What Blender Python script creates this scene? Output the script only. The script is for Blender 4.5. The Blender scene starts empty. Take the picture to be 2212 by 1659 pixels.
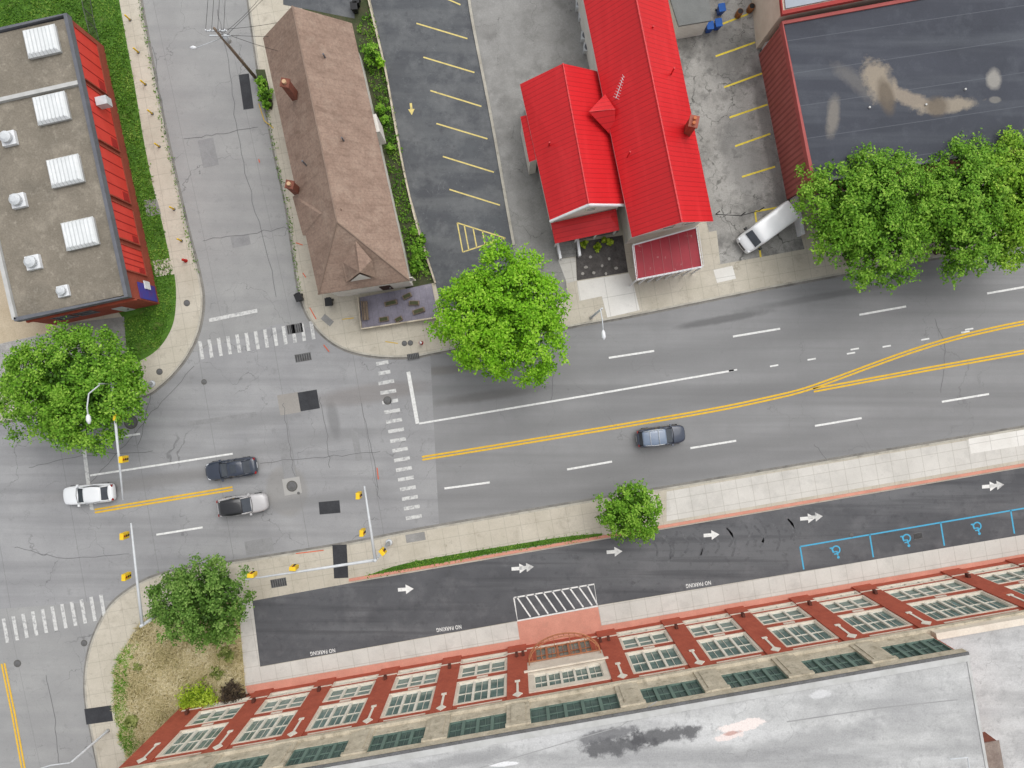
import bpy, bmesh, math, random
import numpy as np
from mathutils import Vector, Matrix
random.seed(7); rng=np.random.default_rng(7)
H=67.;S=22.5;CX=1106.;CY=829.5
K=0.95
def W(x,y,z=0.):
    f=(H-z)/H/S
    return Vector(((x-CX)*f,-(y-CY)*f,z))
def lin(c,k=None):
    k=K if k is None else k
    r=[]
    for v in c:
        v=v/255.
        v=v/12.92 if v<=0.04045 else ((v+0.055)/1.055)**2.4
        r.append(min(v*k,0.88))
    return (r[0],r[1],r[2],1.0)
# ---------------------------------------------------------------- materials
TH=math.radians(9.8)
def M(name,c,c2=None,scale=0.6,rough=.85,bump=0.0,bscale=12,metal=0.,grain=0.0,gscale=9.,layers=(),spec=0.3,coat=0.):
    m=bpy.data.materials.new(name); m.use_nodes=True
    nt=m.node_tree; N=nt.nodes; L=nt.links
    b=N['Principled BSDF']; b.inputs['Roughness'].default_value=rough
    b.inputs['Metallic'].default_value=metal
    b.inputs['Specular IOR Level'].default_value=spec
    b.inputs['Coat Weight'].default_value=coat
    tc=N.new('ShaderNodeTexCoord'); co=tc.outputs['Object']
    def mapping(rot=0,sc=(1,1,1),loc=(0,0,0),t='POINT',src=None):
        mp=N.new('ShaderNodeMapping'); mp.vector_type=t
        mp.inputs['Rotation'].default_value=(0,0,rot); mp.inputs['Scale'].default_value=sc
        mp.inputs['Location'].default_value=loc
        L.new(src or co,mp.inputs['Vector']); return mp.outputs[0]
    def noise(src,s,det=5,ro=.6):
        n=N.new('ShaderNodeTexNoise'); n.inputs['Scale'].default_value=s
        n.inputs['Detail'].default_value=det; n.inputs['Roughness'].default_value=ro
        L.new(src,n.inputs['Vector']); return n.outputs['Fac']
    def mr(src,a,b_,c_=0.,d=1.):
        r=N.new('ShaderNodeMapRange'); r.inputs[1].default_value=a; r.inputs[2].default_value=b_
        r.inputs[3].default_value=c_; r.inputs[4].default_value=d
        L.new(src,r.inputs[0]); return r.outputs[0]
    def math_(op,a,b_=None):
        r=N.new('ShaderNodeMath'); r.operation=op
        for i,v in enumerate((a,b_)):
            if v is None: continue
            if isinstance(v,(int,float)): r.inputs[i].default_value=v
            else: L.new(v,r.inputs[i])
        return r.outputs[0]
    def mix(fac,a,b_,bt='MIX'):
        r=N.new('ShaderNodeMix'); r.data_type='RGBA'; r.blend_type=bt
        for i,v in ((0,fac),(6,a),(7,b_)):
            if isinstance(v,(int,float)): r.inputs[i].default_value=v
            elif isinstance(v,tuple): r.inputs[i].default_value=v
            else: L.new(v,r.inputs[i])
        return r.outputs[2]
    A=lin(c)
    if c2 is None: c2=tuple(x*0.9 for x in c)
    col=mix(mr(noise(co,scale,6,.62),.32,.68),A,lin(c2))
    for ly in layers:
        t=ly[0]
        if t=='streak':   # angle, sx, sy, color, strength, lo, hi
            _,ang,sx,sy,cc,st,lo,hi=ly
            f=mr(noise(mapping(-ang,(sx,sy,1)),1.0,4,.55),lo,hi,0,st)
            col=mix(f,col,lin(cc))
        elif t=='blotch': # scale,color,strength,lo,hi
            _,s,cc,st,lo,hi=ly
            col=mix(mr(noise(mapping(0,(1,1,1),(s*31,17,3)),s,6,.65),lo,hi,0,st),col,lin(cc))
        elif t=='crack': # scale,width,color,strength
            _,s,w,cc,st=ly
            nv=N.new('ShaderNodeTexNoise'); nv.inputs['Scale'].default_value=s*3; nv.inputs['Detail'].default_value=5
            L.new(co,nv.inputs['Vector'])
            va=N.new('ShaderNodeVectorMath'); va.operation='MULTIPLY_ADD'
            L.new(nv.outputs['Color'],va.inputs[0]); va.inputs[1].default_value=(.7/s,.7/s,0); L.new(co,va.inputs[2])
            fl=mapping(0,(1,1,0),src=va.outputs[0])
            vo=N.new('ShaderNodeTexVoronoi'); vo.feature='DISTANCE_TO_EDGE'; vo.inputs['Scale'].default_value=s
            L.new(fl,vo.inputs['Vector'])
            f=mr(vo.outputs['Distance'],w,w*.3,0,st)
            f=math_('MULTIPLY',f,mr(noise(co,s*1.3,3),.42,.58))
            col=mix(f,col,lin(cc))
        elif t=='lines': # angle,period,width,color,strength
            _,ang,per,w,cc,st=ly
            sp=N.new('ShaderNodeSeparateXYZ'); L.new(mapping(-ang),sp.inputs[0])
            fr=math_('FRACT',math_('DIVIDE',sp.outputs[0],per))
            f=math_('MULTIPLY',math_('LESS_THAN',fr,w/per),st)
            col=mix(f,col,lin(cc))
        elif t=='zlines':
            _,per,w,cc,st=ly
            sp=N.new('ShaderNodeSeparateXYZ'); L.new(co,sp.inputs[0])
            fr=math_('FRACT',math_('DIVIDE',sp.outputs[2],per))
            col=mix(math_('MULTIPLY',math_('LESS_THAN',fr,w/per),st),col,lin(cc))
        elif t=='spot': # px,py,z,rxpx,rypx,ang,color,strength,noise,soft
            _,px,py,z,rx,ry,ang,cc,st,am,soft=ly
            w=W(px,py,z); f_=(H-z)/H/S
            v=mapping(math.radians(ang),(rx*f_,ry*f_,1e6),(w.x,w.y,0),'TEXTURE')
            ln=N.new('ShaderNodeVectorMath'); ln.operation='LENGTH'; L.new(v,ln.inputs[0])
            nn=math_('MULTIPLY',math_('SUBTRACT',noise(co,.75,7,.72),.5),am*3.4)
            f=mr(math_('ADD',ln.outputs['Value'],nn),1.+soft,1.-soft,0,st)
            col=mix(f,col,lin(cc))
    if grain>0:
        g=mr(noise(co,gscale,3,.7),.3,.7,1-grain,1+grain)
        cb=N.new('ShaderNodeCombineXYZ')
        for i in range(3): L.new(g,cb.inputs[i])
        col=mix(1.0,col,cb.outputs[0],'MULTIPLY')
    L.new(col,b.inputs['Base Color'])
    if bump>0:
        bp=N.new('ShaderNodeBump'); bp.inputs['Strength'].default_value=bump; bp.inputs['Distance'].default_value=.05
        L.new(noise(co,bscale,4,.7),bp.inputs['Height']); L.new(bp.outputs[0],b.inputs['Normal'])
    return m
def leafmat(name,dark,mid,light):
    m=bpy.data.materials.new(name); m.use_nodes=True
    nt=m.node_tree; N=nt.nodes; L=nt.links
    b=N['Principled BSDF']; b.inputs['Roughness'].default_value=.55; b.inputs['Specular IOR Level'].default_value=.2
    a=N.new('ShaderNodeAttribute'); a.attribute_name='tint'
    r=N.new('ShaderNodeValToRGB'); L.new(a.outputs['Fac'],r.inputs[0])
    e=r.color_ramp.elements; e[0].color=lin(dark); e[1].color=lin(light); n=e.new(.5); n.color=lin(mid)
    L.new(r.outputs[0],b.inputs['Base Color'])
    t=N.new('ShaderNodeBsdfTranslucent'); L.new(r.outputs[0],t.inputs[0])
    mx=N.new('ShaderNodeMixShader'); mx.inputs[0].default_value=.28
    L.new(b.outputs[0],mx.inputs[1]); L.new(t.outputs[0],mx.inputs[2]); L.new(mx.outputs[0],N['Material Output'].inputs[0])
    return m
GR=('lines',TH,1.5,.05,(140,135,122),.4); GR2=('lines',TH+math.pi/2,1.5,.05,(140,135,122),.4)
dk=(95,95,96)
m_ground=M('far_ground',(120,125,100),(95,105,75),.05)
m_side=M('old_asphalt',(160,160,158),(146,146,145),.25,grain=.08,gscale=14,layers=[('streak',TH+math.pi/2,.04,.7,(140,140,140),.5,.45,.65),('crack',.16,.005,dk,.6),('crack',.5,.006,(112,112,112),.35),('blotch',1.2,(124,124,124),.5,.6,.75),('lines',TH+.04,6.5,.05,(120,120,120),.45),
  ('spot',630,240,0,30,160,12,(148,148,147),.5,.1,.2)])
m_main_w=M('worn_asphalt',(159,159,159),(144,144,145),.22,grain=.08,gscale=14,layers=[('streak',TH,.03,.75,(126,126,127),.6,.45,.68),('crack',.14,.005,dk,.6),('crack',.45,.006,(108,108,108),.4),('blotch',.9,(120,120,120),.5,.6,.75),('lines',TH,7.3,.06,(112,112,112),.45),
  ('spot',560,905,0,120,16,10,(128,128,128),.5,.15,.4),('spot',620,960,0,220,14,9,(130,130,130),.5,.15,.4),('spot',330,1040,0,220,14,9,(128,126,124),.6,.12,.4),('spot',720,905,0,12,40,10,(108,108,108),.5,.15,.3),('spot',800,850,0,120,20,8,(126,120,116),.5,.15,.3),('spot',620,1060,0,45,55,9,(136,133,128),.5,.05,.1),('spot',660,1085,0,180,13,9,(128,128,128),.55,.12,.4)])
m_main_e=M('smooth_asphalt',(146,146,146),(136,136,136),.15,grain=.06,gscale=14,layers=[('streak',TH,.008,.5,(118,118,118),.6,.44,.66),('streak',TH,.05,2.2,(126,126,126),.35,.5,.7),('crack',.10,.003,(100,100,100),.4),('blotch',.5,(130,130,130),.4,.52,.72),
  ('spot',1560,690,0,95,8,10,(98,98,98),.7,.3,.3),('spot',1780,640,0,160,7,10,(110,110,110),.6,.3,.4),('spot',1050,855,0,110,10,8,(100,98,95),.6,.25,.4),('spot',960,800,0,60,9,4,(116,112,107),.55,.15,.3),
  ('spot',1500,985,0,560,20,9.5,(122,122,122),.6,.1,.6),('spot',1450,1030,0,560,12,9.5,(122,122,122),.5,.1,.6),('spot',1500,865,0,560,18,9.5,(120,120,120),.55,.1,.6),('spot',1500,760,0,500,20,9.5,(122,122,122),.5,.1,.6)])
m_conc=M('sidewalk_concrete',(198,191,176),(181,174,158),.35,grain=.07,layers=[('blotch',.8,(162,154,140),.6,.55,.7),GR,GR2,('crack',.35,.005,(135,129,115),.5),('blotch',2.4,(150,143,128),.4,.6,.72)])
m_concL=M('new_concrete',(211,208,201),(197,194,187),.3,grain=.05,layers=[('blotch',.5,(178,176,170),.6,.52,.7),GR,GR2,('blotch',2.,(170,167,160),.4,.6,.72)])
m_white_conc=M('fresh_white_concrete',(228,226,220),(216,213,206),.5,grain=.04,layers=[('lines',TH,2.6,.05,(165,162,155),.6),('lines',TH+math.pi/2,2.2,.05,(165,162,155),.6),('blotch',1.5,(196,193,186),.4,.58,.7)])
m_curb=M('kerb_concrete',(188,184,172),(160,155,144),.8,grain=.1,layers=[('blotch',1.5,(130,126,116),.6,.55,.7)])
m_lotS=M('sealed_asphalt',(95,96,99),(80,81,84),.18,grain=.11,gscale=14,layers=[('streak',TH,.03,.35,(114,115,117),.8,.46,.7),('spot',1560,1195,0,230,45,8,(108,109,111),.7,.25,.6),('blotch',.35,(118,118,120),.6,.5,.72),('blotch',1.3,(68,69,72),.55,.55,.72),('streak',TH,.06,1.4,(68,69,72),.5,.52,.68)])
m_lotC=M('patched_sealcoat',(92,95,98),(80,82,86),.2,grain=.11,gscale=14,layers=[('blotch',.4,(118,120,121),.7,.48,.68),('crack',.3,.005,(134,136,138),.35),('streak',TH+math.pi/2,.06,.5,(112,114,115),.65,.48,.68),('blotch',1.5,(66,68,72),.5,.55,.72),('blotch',3.,(128,130,131),.35,.6,.72)])
m_drive=M('driveway_asphalt',(154,153,150),(134,133,130),.4,grain=.12,gscale=10,layers=[('blotch',.5,(112,111,108),.6,.5,.7),('crack',.3,.008,(85,85,82),.6),('blotch',1.8,(170,169,165),.4,.58,.72)])
m_lotG=M('cracked_concrete',(172,170,165),(146,144,139),.3,grain=.13,gscale=8,layers=[('blotch',.4,(108,107,104),.75,.48,.64),('blotch',1.4,(92,91,87),.6,.54,.68),('crack',.35,.014,(70,70,66),.8),('crack',.8,.010,(88,88,84),.55),('spot',1600,330,0,40,90,10,(130,129,126),.6,.2,.3),('spot',1560,110,0,45,60,10,(100,99,96),.6,.3,.3),('spot',1660,300,0,14,200,12,(104,103,100),.6,.25,.3)])
m_grass=M('lawn_grass',(88,128,44),(62,98,30),.9,grain=.3,gscale=10,bump=.4,layers=[('blotch',.7,(140,138,84),.5,.58,.75)])
m_dry=M('dry_grass',(186,172,130),(160,150,102),.9,grain=.25,gscale=8,bump=.4,layers=[('blotch',.5,(120,138,70),.6,.54,.66)])
m_tan=M('bare_sand',(196,182,158),(180,165,140),.5,grain=.12)
m_gravel=M('pale_gravel',(172,170,167),(148,146,143),1.5,grain=.3,gscale=7)
m_soil=M('weedy_soil',(84,80,62),(56,72,38),.9,grain=.3)
m_mulch=M('dark_mulch',(96,92,90),(70,67,65),1.5,grain=.4,gscale=6)
m_salmon=M('salmon_paint',(214,152,133),(198,137,119),.6,grain=.08,layers=[('blotch',.9,(184,134,118),.5,.55,.7)])
m_patch=M('fresh_asphalt_patch',(52,53,56),(64,65,68),1.,grain=.15)
m_plate=M('worn_iron_plate',(108,108,109),(88,87,85),1.5,grain=.2,rough=.6)
m_white=M('white_road_paint',(236,236,232),(212,212,209),3,grain=.08,layers=[('blotch',3.5,(170,170,170),.6,.56,.7)])
m_whitew=M('worn_white_road_paint',(210,210,207),(194,194,191),3,grain=.1,layers=[('blotch',3.,(160,160,160),.9,.5,.62)])
m_yel=M('yellow_road_paint',(230,188,62),(216,172,56),3,grain=.08,layers=[('blotch',3.5,(176,152,88),.6,.57,.7)])
m_byel=M('bright_yellow_paint',(236,214,80),(224,200,70),3,grain=.08,layers=[('blotch',3.,(170,160,110),.7,.54,.66)])
m_pyel=M('faded_yellow_paint',(226,208,134),(210,192,120),3,grain=.1,layers=[('blotch',3.,(150,142,110),.6,.55,.68)])
m_blue=M('blue_road_paint',(74,172,212),(88,166,198),3,grain=.08)
m_brick=M('red_brick',(160,76,58),(140,64,50),.8,grain=.12,gscale=6,layers=[('zlines',.25,.05,(165,110,95),.5)])
m_brickS=M('orange_red_brick',(180,90,68),(162,77,59),1.2,grain=.12,gscale=7,layers=[('zlines',.3,.05,(196,124,102),.4),('blotch',.7,(144,68,52),.4,.52,.7)])
m_stone=M('cream_stone',(230,220,204),(210,198,182),.8,grain=.08,layers=[('blotch',1.2,(178,166,148),.5,.58,.75)])
m_stoneG=M('weathered_stone',(210,200,180),(178,168,148),1.,grain=.15,layers=[('blotch',1.5,(126,118,100),.65,.53,.7)])
m_glassG=M('green_window_glass',(82,104,98),(124,146,140),.9,rough=.12,spec=.5)
m_glass=M('dark_window_glass',(44,49,56),(66,72,80),.6,rough=.08,spec=.7)
m_frame=M('cream_window_frame',(236,231,218),(220,213,198),2)
m_copper=M('tan_brown_paint',(186,124,88),(160,104,74),2,rough=.5)
def redroof(name,c,c2,ang,per=.42,st=.5):
    return M(name,c,c2,.2,rough=.42,spec=.4,grain=.04,layers=[('lines',ang,per,.07,(140,14,20),st),('blotch',.25,(194,32,38),.5,.5,.7),('streak',ang,.5,.08,(228,54,58),.35,.5,.7),('blotch',2.5,(184,36,40),.3,.6,.75)])
m_red=redroof('red_standing_seam_roof',(212,34,40),(200,30,36),math.radians(-78.4))
m_red2=redroof('porch_red_roof',(204,42,46),(188,38,42),math.radians(-78.4))
m_maroon=M('peeling_maroon_roof',(164,40,54),(142,34,46),.6,rough=.5,layers=[('blotch',1.2,(205,175,170),.6,.62,.7)])
m_shingle=M('brown_shingles',(156,134,119),(141,119,105),.5,grain=.17,gscale=5,layers=[('lines',math.radians(-78),.6,.08,(124,103,91),.25),('blotch',.8,(170,151,135),.5,.5,.7),('streak',math.radians(12),.2,1.8,(118,98,86),.5,.5,.7),('blotch',3.,(122,102,91),.4,.58,.7)])
m_roofA=M('tar_gravel_roof',(137,129,116),(119,112,100),.35,grain=.18,gscale=8,layers=[('blotch',.5,(160,152,138),.6,.52,.7),('blotch',.25,(102,97,88),.6,.52,.7),('blotch',2.,(172,164,150),.45,.56,.72)])
m_coping=M('dark_metal_coping',(108,110,116),(94,96,102),1,rough=.5)
m_lcoping=M('pale_metal_coping',(196,196,194),(176,176,172),1,rough=.5)
m_panel=M('bright_red_panel',(226,72,62),(212,62,54),.6,rough=.5,grain=.05)
m_roofF=M('black_membrane_roof',(70,73,82),(60,63,71),.15,rough=.75,grain=.08,layers=[('streak',math.radians(10),.04,.5,(92,96,102),.6,.5,.7),('lines',math.radians(98.5),2.9,.07,(108,112,118),.4),('blotch',.6,(84,88,95),.5,.54,.7),
  ('spot',1850,178,6,50,16,-40,(112,109,106),.6,.5,.4),('spot',1900,176,6,46,30,-60,(158,146,128),.8,.6,.3),('spot',1965,212,6,66,15,-22,(152,140,124),.8,.55,.3),('spot',2050,228,6,62,15,8,(156,145,128),.8,.6,.3),('spot',1915,208,6,17,38,14,(100,90,78),.85,.2,.3),('spot',2025,230,6,24,20,0,(104,94,82),.85,.2,.3),
  ('spot',2148,170,6,15,20,0,(160,156,148),.75,.3,.3),('spot',1800,250,6,12,40,-8,(134,128,119),.7,.45,.4),('spot',2150,215,6,12,7,0,(136,132,124),.6,.3,.2)])
m_roofS=M('pale_concrete_roof',(194,194,192),(168,168,167),.18,grain=.12,layers=[('blotch',.3,(216,216,214),.6,.48,.68),('streak',TH,.05,.4,(146,146,146),.75,.46,.66),('blotch',.9,(150,150,150),.6,.52,.7),('streak',TH+math.pi/2,.1,.7,(210,210,209),.5,.48,.68),('blotch',2.5,(144,144,143),.5,.55,.7),('crack',.12,.003,(140,140,138),.6),
  ('spot',1330,1612,16.5,70,18,8,(84,84,86),.85,.95,.25),('spot',1300,1590,16.5,60,12,12,(98,98,100),.75,.95,.25),('spot',1440,1588,16.5,90,16,10,(80,80,82),.85,1.,.25),('spot',1600,1568,16.5,50,13,12,(230,218,212),.95,.6,.08),('spot',1570,1590,16.5,36,9,12,(228,214,208),.9,.6,.08),('spot',1580,1583,16.5,22,5,12,(178,130,118),.7,.7,.2),('spot',1090,1650,16.5,30,5,5,(228,228,228),.9,.5,.1),('spot',1770,1500,16.5,26,9,8,(216,216,216),.6,.6,.2),('spot',1960,1530,16.5,60,40,8,(160,160,160),.55,.4,.4),('spot',1750,1600,16.5,150,25,12,(146,146,146),.6,.6,.4),('spot',1000,1640,16.5,120,14,12,(140,140,140),.6,.7,.3)])
m_corr=M('rust_red_corrugated',(170,98,92),(152,82,76),.5,rough=.6,layers=[('lines',math.radians(-78.4),.5,.2,(122,62,58),.7)])
m_wall=M('white_siding',(232,229,222),(216,211,202),.8,grain=.05,layers=[('zlines',.3,.04,(170,167,160),.5)])
m_galv=M('galvanised_steel',(208,211,213),(190,194,196),2,rough=.45,metal=.0)
m_sigyel=M('signal_yellow',(238,200,44),(226,186,36),2,rough=.45)
m_black=M('black_plastic',(28,28,30),(36,36,38),2,rough=.5)
m_wood=M('weathered_wood',(140,124,108),(112,98,84),2,grain=.2)
m_bark=M('bark',(98,84,70),(70,60,50),3,grain=.3)
m_whitep=M('white_painted_metal',(232,233,234),(216,218,220),1.5,rough=.4)
m_acry=M('white_ribbed_acrylic',(234,236,236),(218,221,221),.8,rough=.35,layers=[('lines',0,.34,.08,(178,181,181),.6)])
m_deck=M('purple_grey_deck',(142,138,150),(118,114,126),.6,grain=.12,layers=[('lines',TH,.6,.03,(95,92,100),.5),('blotch',.8,(160,155,160),.5,.55,.7)])
m_bluebin=M('blue_bin_plastic',(30,80,160),(24,66,140),1,rough=.4)
m_orange=M('rusty_barrel',(170,110,60),(120,74,44),2,rough=.6)
m_cream=M('cream_stucco',(218,208,192),(204,192,174),.6,grain=.05)
m_greyroof=M('grey_flat_roof',(128,130,128),(108,110,108),.4,grain=.1)
m_lightroof=M('blue_grey_roof',(168,176,184),(150,158,166),.4)
m_mural=M('painted_mural',(92,62,130),(60,70,160),1.2)
m_hyd=M('red_paint',(190,40,30),(160,30,26),2,rough=.4)
m_tar=M('tyre_rubber',(24,24,25),(32,32,33),4,rough=.8)
m_rim=M('alloy_rim',(150,152,156),(120,122,126),3,rough=.3,metal=.6)
m_lamp=M('lamp_glass',(230,232,235),(215,218,222),2,rough=.1)
m_tail=M('red_lamp_glass',(160,24,22),(120,18,18),2,rough=.15)
# ---------------------------------------------------------------- mesh builder
COL=bpy.context.scene.collection
class Fr:
    def __init__(s,o,u):
        s.o=Vector((o.x,o.y,0)); s.u=Vector((u.x,u.y,0)).normalized(); s.n=Vector((-s.u.y,s.u.x,0))
    def p(s,u,d,z): return s.o+s.u*u+s.n*d+Vector((0,0,z))
class MB:
    def __init__(s): s.v=[];s.f=[];s.m=[]
    def add(s,vs,fs,mi=0):
        o=len(s.v); s.v+= [tuple(v) for v in vs]; s.f+=[tuple(i+o for i in f) for f in fs]; s.m+=[mi]*len(fs); return s
    def b8(s,c,mi=0): # 4 bottom,4 top
        return s.add(c,[(3,2,1,0),(4,5,6,7),(0,1,5,4),(1,2,6,5),(2,3,7,6),(3,0,4,7)],mi)
    def box(s,x0,x1,y0,y1,z0,z1,mi=0):
        return s.b8([(x0,y0,z0),(x1,y0,z0),(x1,y1,z0),(x0,y1,z0),(x0,y0,z1),(x1,y0,z1),(x1,y1,z1),(x0,y1,z1)],mi)
    def fb(s,F,u0,u1,d0,d1,z0,z1,mi=0):
        return s.b8([F.p(u0,d0,z0),F.p(u1,d0,z0),F.p(u1,d1,z0),F.p(u0,d1,z0),F.p(u0,d0,z1),F.p(u1,d0,z1),F.p(u1,d1,z1),F.p(u0,d1,z1)],mi)
    def prism(s,poly,z0,z1,mi=0,top=None):
        n=len(poly); vs=[(p[0],p[1],z0) for p in poly]+[(p[0],p[1],z1) for p in poly]
        s.add(vs,[(i,(i+1)%n,(i+1)%n+n,i+n) for i in range(n)]+[tuple(range(n))[::-1]],mi)
        s.add(vs[n:],[tuple(range(n))],mi if top is None else top); return s
    def sheet(s,poly,z,mi=0):
        return s.add([(p[0],p[1],z) for p in poly],[tuple(range(len(poly)))],mi)
    def ribbon(s,pts,w,z,mi=0,h=0):
        pts=[Vector((p[0],p[1])) for p in pts]; Ls=[];Rs=[]
        for i,p in enumerate(pts):
            a=pts[max(0,i-1)]; b=pts[min(len(pts)-1,i+1)]; t=(b-a).normalized(); n=Vector((-t.y,t.x))*w/2
            Ls.append(p+n); Rs.append(p-n)
        for i in range(len(pts)-1):
            q=[Rs[i],Rs[i+1],Ls[i+1],Ls[i]]
            if h: s.b8([(a.x,a.y,z) for a in q]+[(a.x,a.y,z+h) for a in q],mi)
            else: s.add([(a.x,a.y,z) for a in q],[(0,1,2,3)],mi)
        return s
    def tube(s,pts,r,n=8,mi=0):
        pts=[Vector(p) for p in pts]; 
        if not isinstance(r,(list,tuple)): r=[r]*len(pts)
        vs=[];fs=[]
        for i,p in enumerate(pts):
            t=(pts[min(len(pts)-1,i+1)]-pts[max(0,i-1)]).normalized()
            a=t.cross(Vector((0,0,1)) if abs(t.z)<.9 else Vector((1,0,0))).normalized(); b=t.cross(a)
            for k in range(n):
                an=2*math.pi*k/n; vs.append(p+(a*math.cos(an)+b*math.sin(an))*r[i])
        for i in range(len(pts)-1):
            for k in range(n): fs.append((i*n+k,i*n+(k+1)%n,(i+1)*n+(k+1)%n,(i+1)*n+k))
        fs.append(tuple(range(n))[::-1]); fs.append(tuple(range((len(pts)-1)*n,len(pts)*n)))
        return s.add(vs,fs,mi)
    def shell(s,faces,t,mi=0,under=None):
        key={};V=[];F=[]
        for f in faces:
            q=[]
            for p in f:
                k=(round(p[0],3),round(p[1],3),round(p[2],3))
                if k not in key: key[k]=len(V); V.append(Vector(p))
                q.append(key[k])
            F.append(q)
        n=len(V); ed={}
        for f in F:
            for i in range(len(f)): ed[(f[i],f[(i+1)%len(f)])]=1
        sd=[(a,b,b+n,a+n) for (a,b) in ed if (b,a) not in ed]
        vs=V+[v-Vector((0,0,t)) for v in V]
        u=mi if under is None else under
        o=len(s.v); s.add(vs,[tuple(f) for f in F],mi)
        for f in [tuple(i+n for i in reversed(f)) for f in F]+sd:
            s.f.append(tuple(i+o for i in f)); s.m.append(u)
        return s
    def obj(s,name,mats,parent=None,smooth=False,world=True,loc=None,bev=0):
        me=bpy.data.meshes.new(name); me.from_pydata(s.v,[],s.f)
        for m in (mats if isinstance(mats,(list,tuple)) else [mats]): me.materials.append(m)
        me.polygons.foreach_set('material_index',s.m)
        bm=bmesh.new(); bm.from_mesh(me); bmesh.ops.recalc_face_normals(bm,faces=bm.faces); bm.to_mesh(me); bm.free()
        if smooth: me.polygons.foreach_set('use_smooth',[True]*len(me.polygons))
        o=bpy.data.objects.new(name,me); COL.objects.link(o)
        if parent is not None:
            o.parent=parent
            if world: 
                o.location=-parent_loc(parent)
        if loc is not None: o.location=loc
        if bev:
            b=o.modifiers.new('b','BEVEL'); b.width=bev; b.segments=2
        return o
def parent_loc(p):
    v=Vector((0,0,0))
    while p is not None: v+=p.location; p=p.parent
    return v
def thing(name,label,cat,loc=(0,0,0),rot=0,group=None):
    e=bpy.data.objects.new(name,None); e.empty_display_size=.3; COL.objects.link(e)
    e.location=loc; e.rotation_euler=(0,0,rot); e['label']=label; e['category']=cat
    if group: e['group']=group
    return e
def tag(o,label,cat,group=None):
    o['label']=label;o['category']=cat
    if group:o['group']=group
    return o
def struct(o): o['kind']='structure'; return o
def dup(e,loc,rot=None,label=None):
    def rec(o,par):
        n=o.copy(); COL.objects.link(n)
        if par is not None: n.parent=par
        for c in o.children: rec(c,n)
        return n
    n=rec(e,None); n.location=loc
    if rot is not None: n.rotation_euler=(0,0,rot)
    if label: n['label']=label
    return n
def px(pts,z=0): return [W(a,b,z) for a,b in pts]
def cat(pts,n=6):
    out=[]
    for i in range(len(pts)-1):
        p0=Vector(pts[max(0,i-1)]);p1=Vector(pts[i]);p2=Vector(pts[i+1]);p3=Vector(pts[min(len(pts)-1,i+2)])
        for k in range(n):
            t=k/n; out.append(tuple(.5*((2*p1)+(p2-p0)*t+(2*p0-5*p1+4*p2-p3)*t*t+(3*p1-p0-3*p2+p3)*t**3)))
    out.append(tuple(pts[-1])); return out
def sheet(name,pts,z,mat): return struct(MB().sheet(px(pts,z),z).obj(name,mat))
def offs(pts,d):
    P=[Vector(p) for p in pts];out=[]
    for i,p in enumerate(P):
        t=(P[min(len(P)-1,i+1)]-P[max(0,i-1)]).normalized(); n=Vector((-t.y,t.x)); q=p+n*d; out.append((q.x,q.y))
    return out
# ---------------------------------------------------------------- ground and roads
g=MB().sheet([(-1500,-1500),(1500,-1500),(1500,1500),(-1500,1500)],0).obj('ground',m_ground); struct(g)
sheet('side_street',[(150,-700),(640,-700),(900,820),(400,900)],.010,m_side)
sheet('south_street',[(-260,1150),(420,1150),(520,2300),(-60,2300)],.010,m_side)
sheet('main_road_west',[(-1200,1010),(-1200,1420),(-200,1330),(340,1290),(985,1160),(965,740),(600,700),(330,790)],.014,m_main_w)
sheet('main_road',[(928,735),(3000,370),(3000,800),(2212,960),(950,1165)],.018,m_main_e)
BZ=.13
nwc=cat([(272,-300),(285,-100),(302,0),(322,110),(347,240),(375,370),(405,500),(428,590),(437,650),(430,705),(412,752),(383,795),(345,832),(300,856),(150,884),(0,910),(-400,975)])
nec=cat([(480,-300),(525,-100),(543,30),(562,160),(582,260),(600,350),(620,440),(638,560),(650,635),(670,686),(706,728),(752,755),(815,768),(890,769),(950,758),(1230,704),(1380,677),(1740,605),(2212,522),(3000,385)])
sc=cat([(3000,792),(2212,925),(1900,978),(1430,1057),(950,1138),(750,1176),(530,1212),(400,1231),(335,1247),(285,1272),(240,1310),(207,1370),(190,1430),(187,1500),(200,1580),(222,1690),(262,1850),(330,2200)])
def block(name,curb,rest,mat=m_conc):
    struct(MB().prism(px(curb+rest),0.0,BZ).obj(name,mat))
    struct(MB().ribbon(px(curb),.18,0.0,h=BZ+.004).obj(name+'_kerb',m_curb))
block('northwest_pavement',nwc,[(-1200,1100),(-1200,-300)])
block('northeast_pavement',nec,[(3000,-700),(480,-700)])
block('south_pavement',sc,[(3000,2200)])
m_gut=M('gutter_grime',(140,137,131),(122,119,114),1.2,grain=.12,layers=[('blotch',.8,(98,96,92),.7,.5,.66)])
for nm,cv,dd in (('northwest_gutter',nwc,-4.5),('northeast_gutter',nec,4.5),('south_gutter',sc,4.5)):
    struct(MB().ribbon(px(offs(cv,dd)),.2,.0205).obj(nm,m_gut))
def bs(name,pts,lvl,mat): return sheet(name,pts,BZ+.005*lvl,mat)
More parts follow.
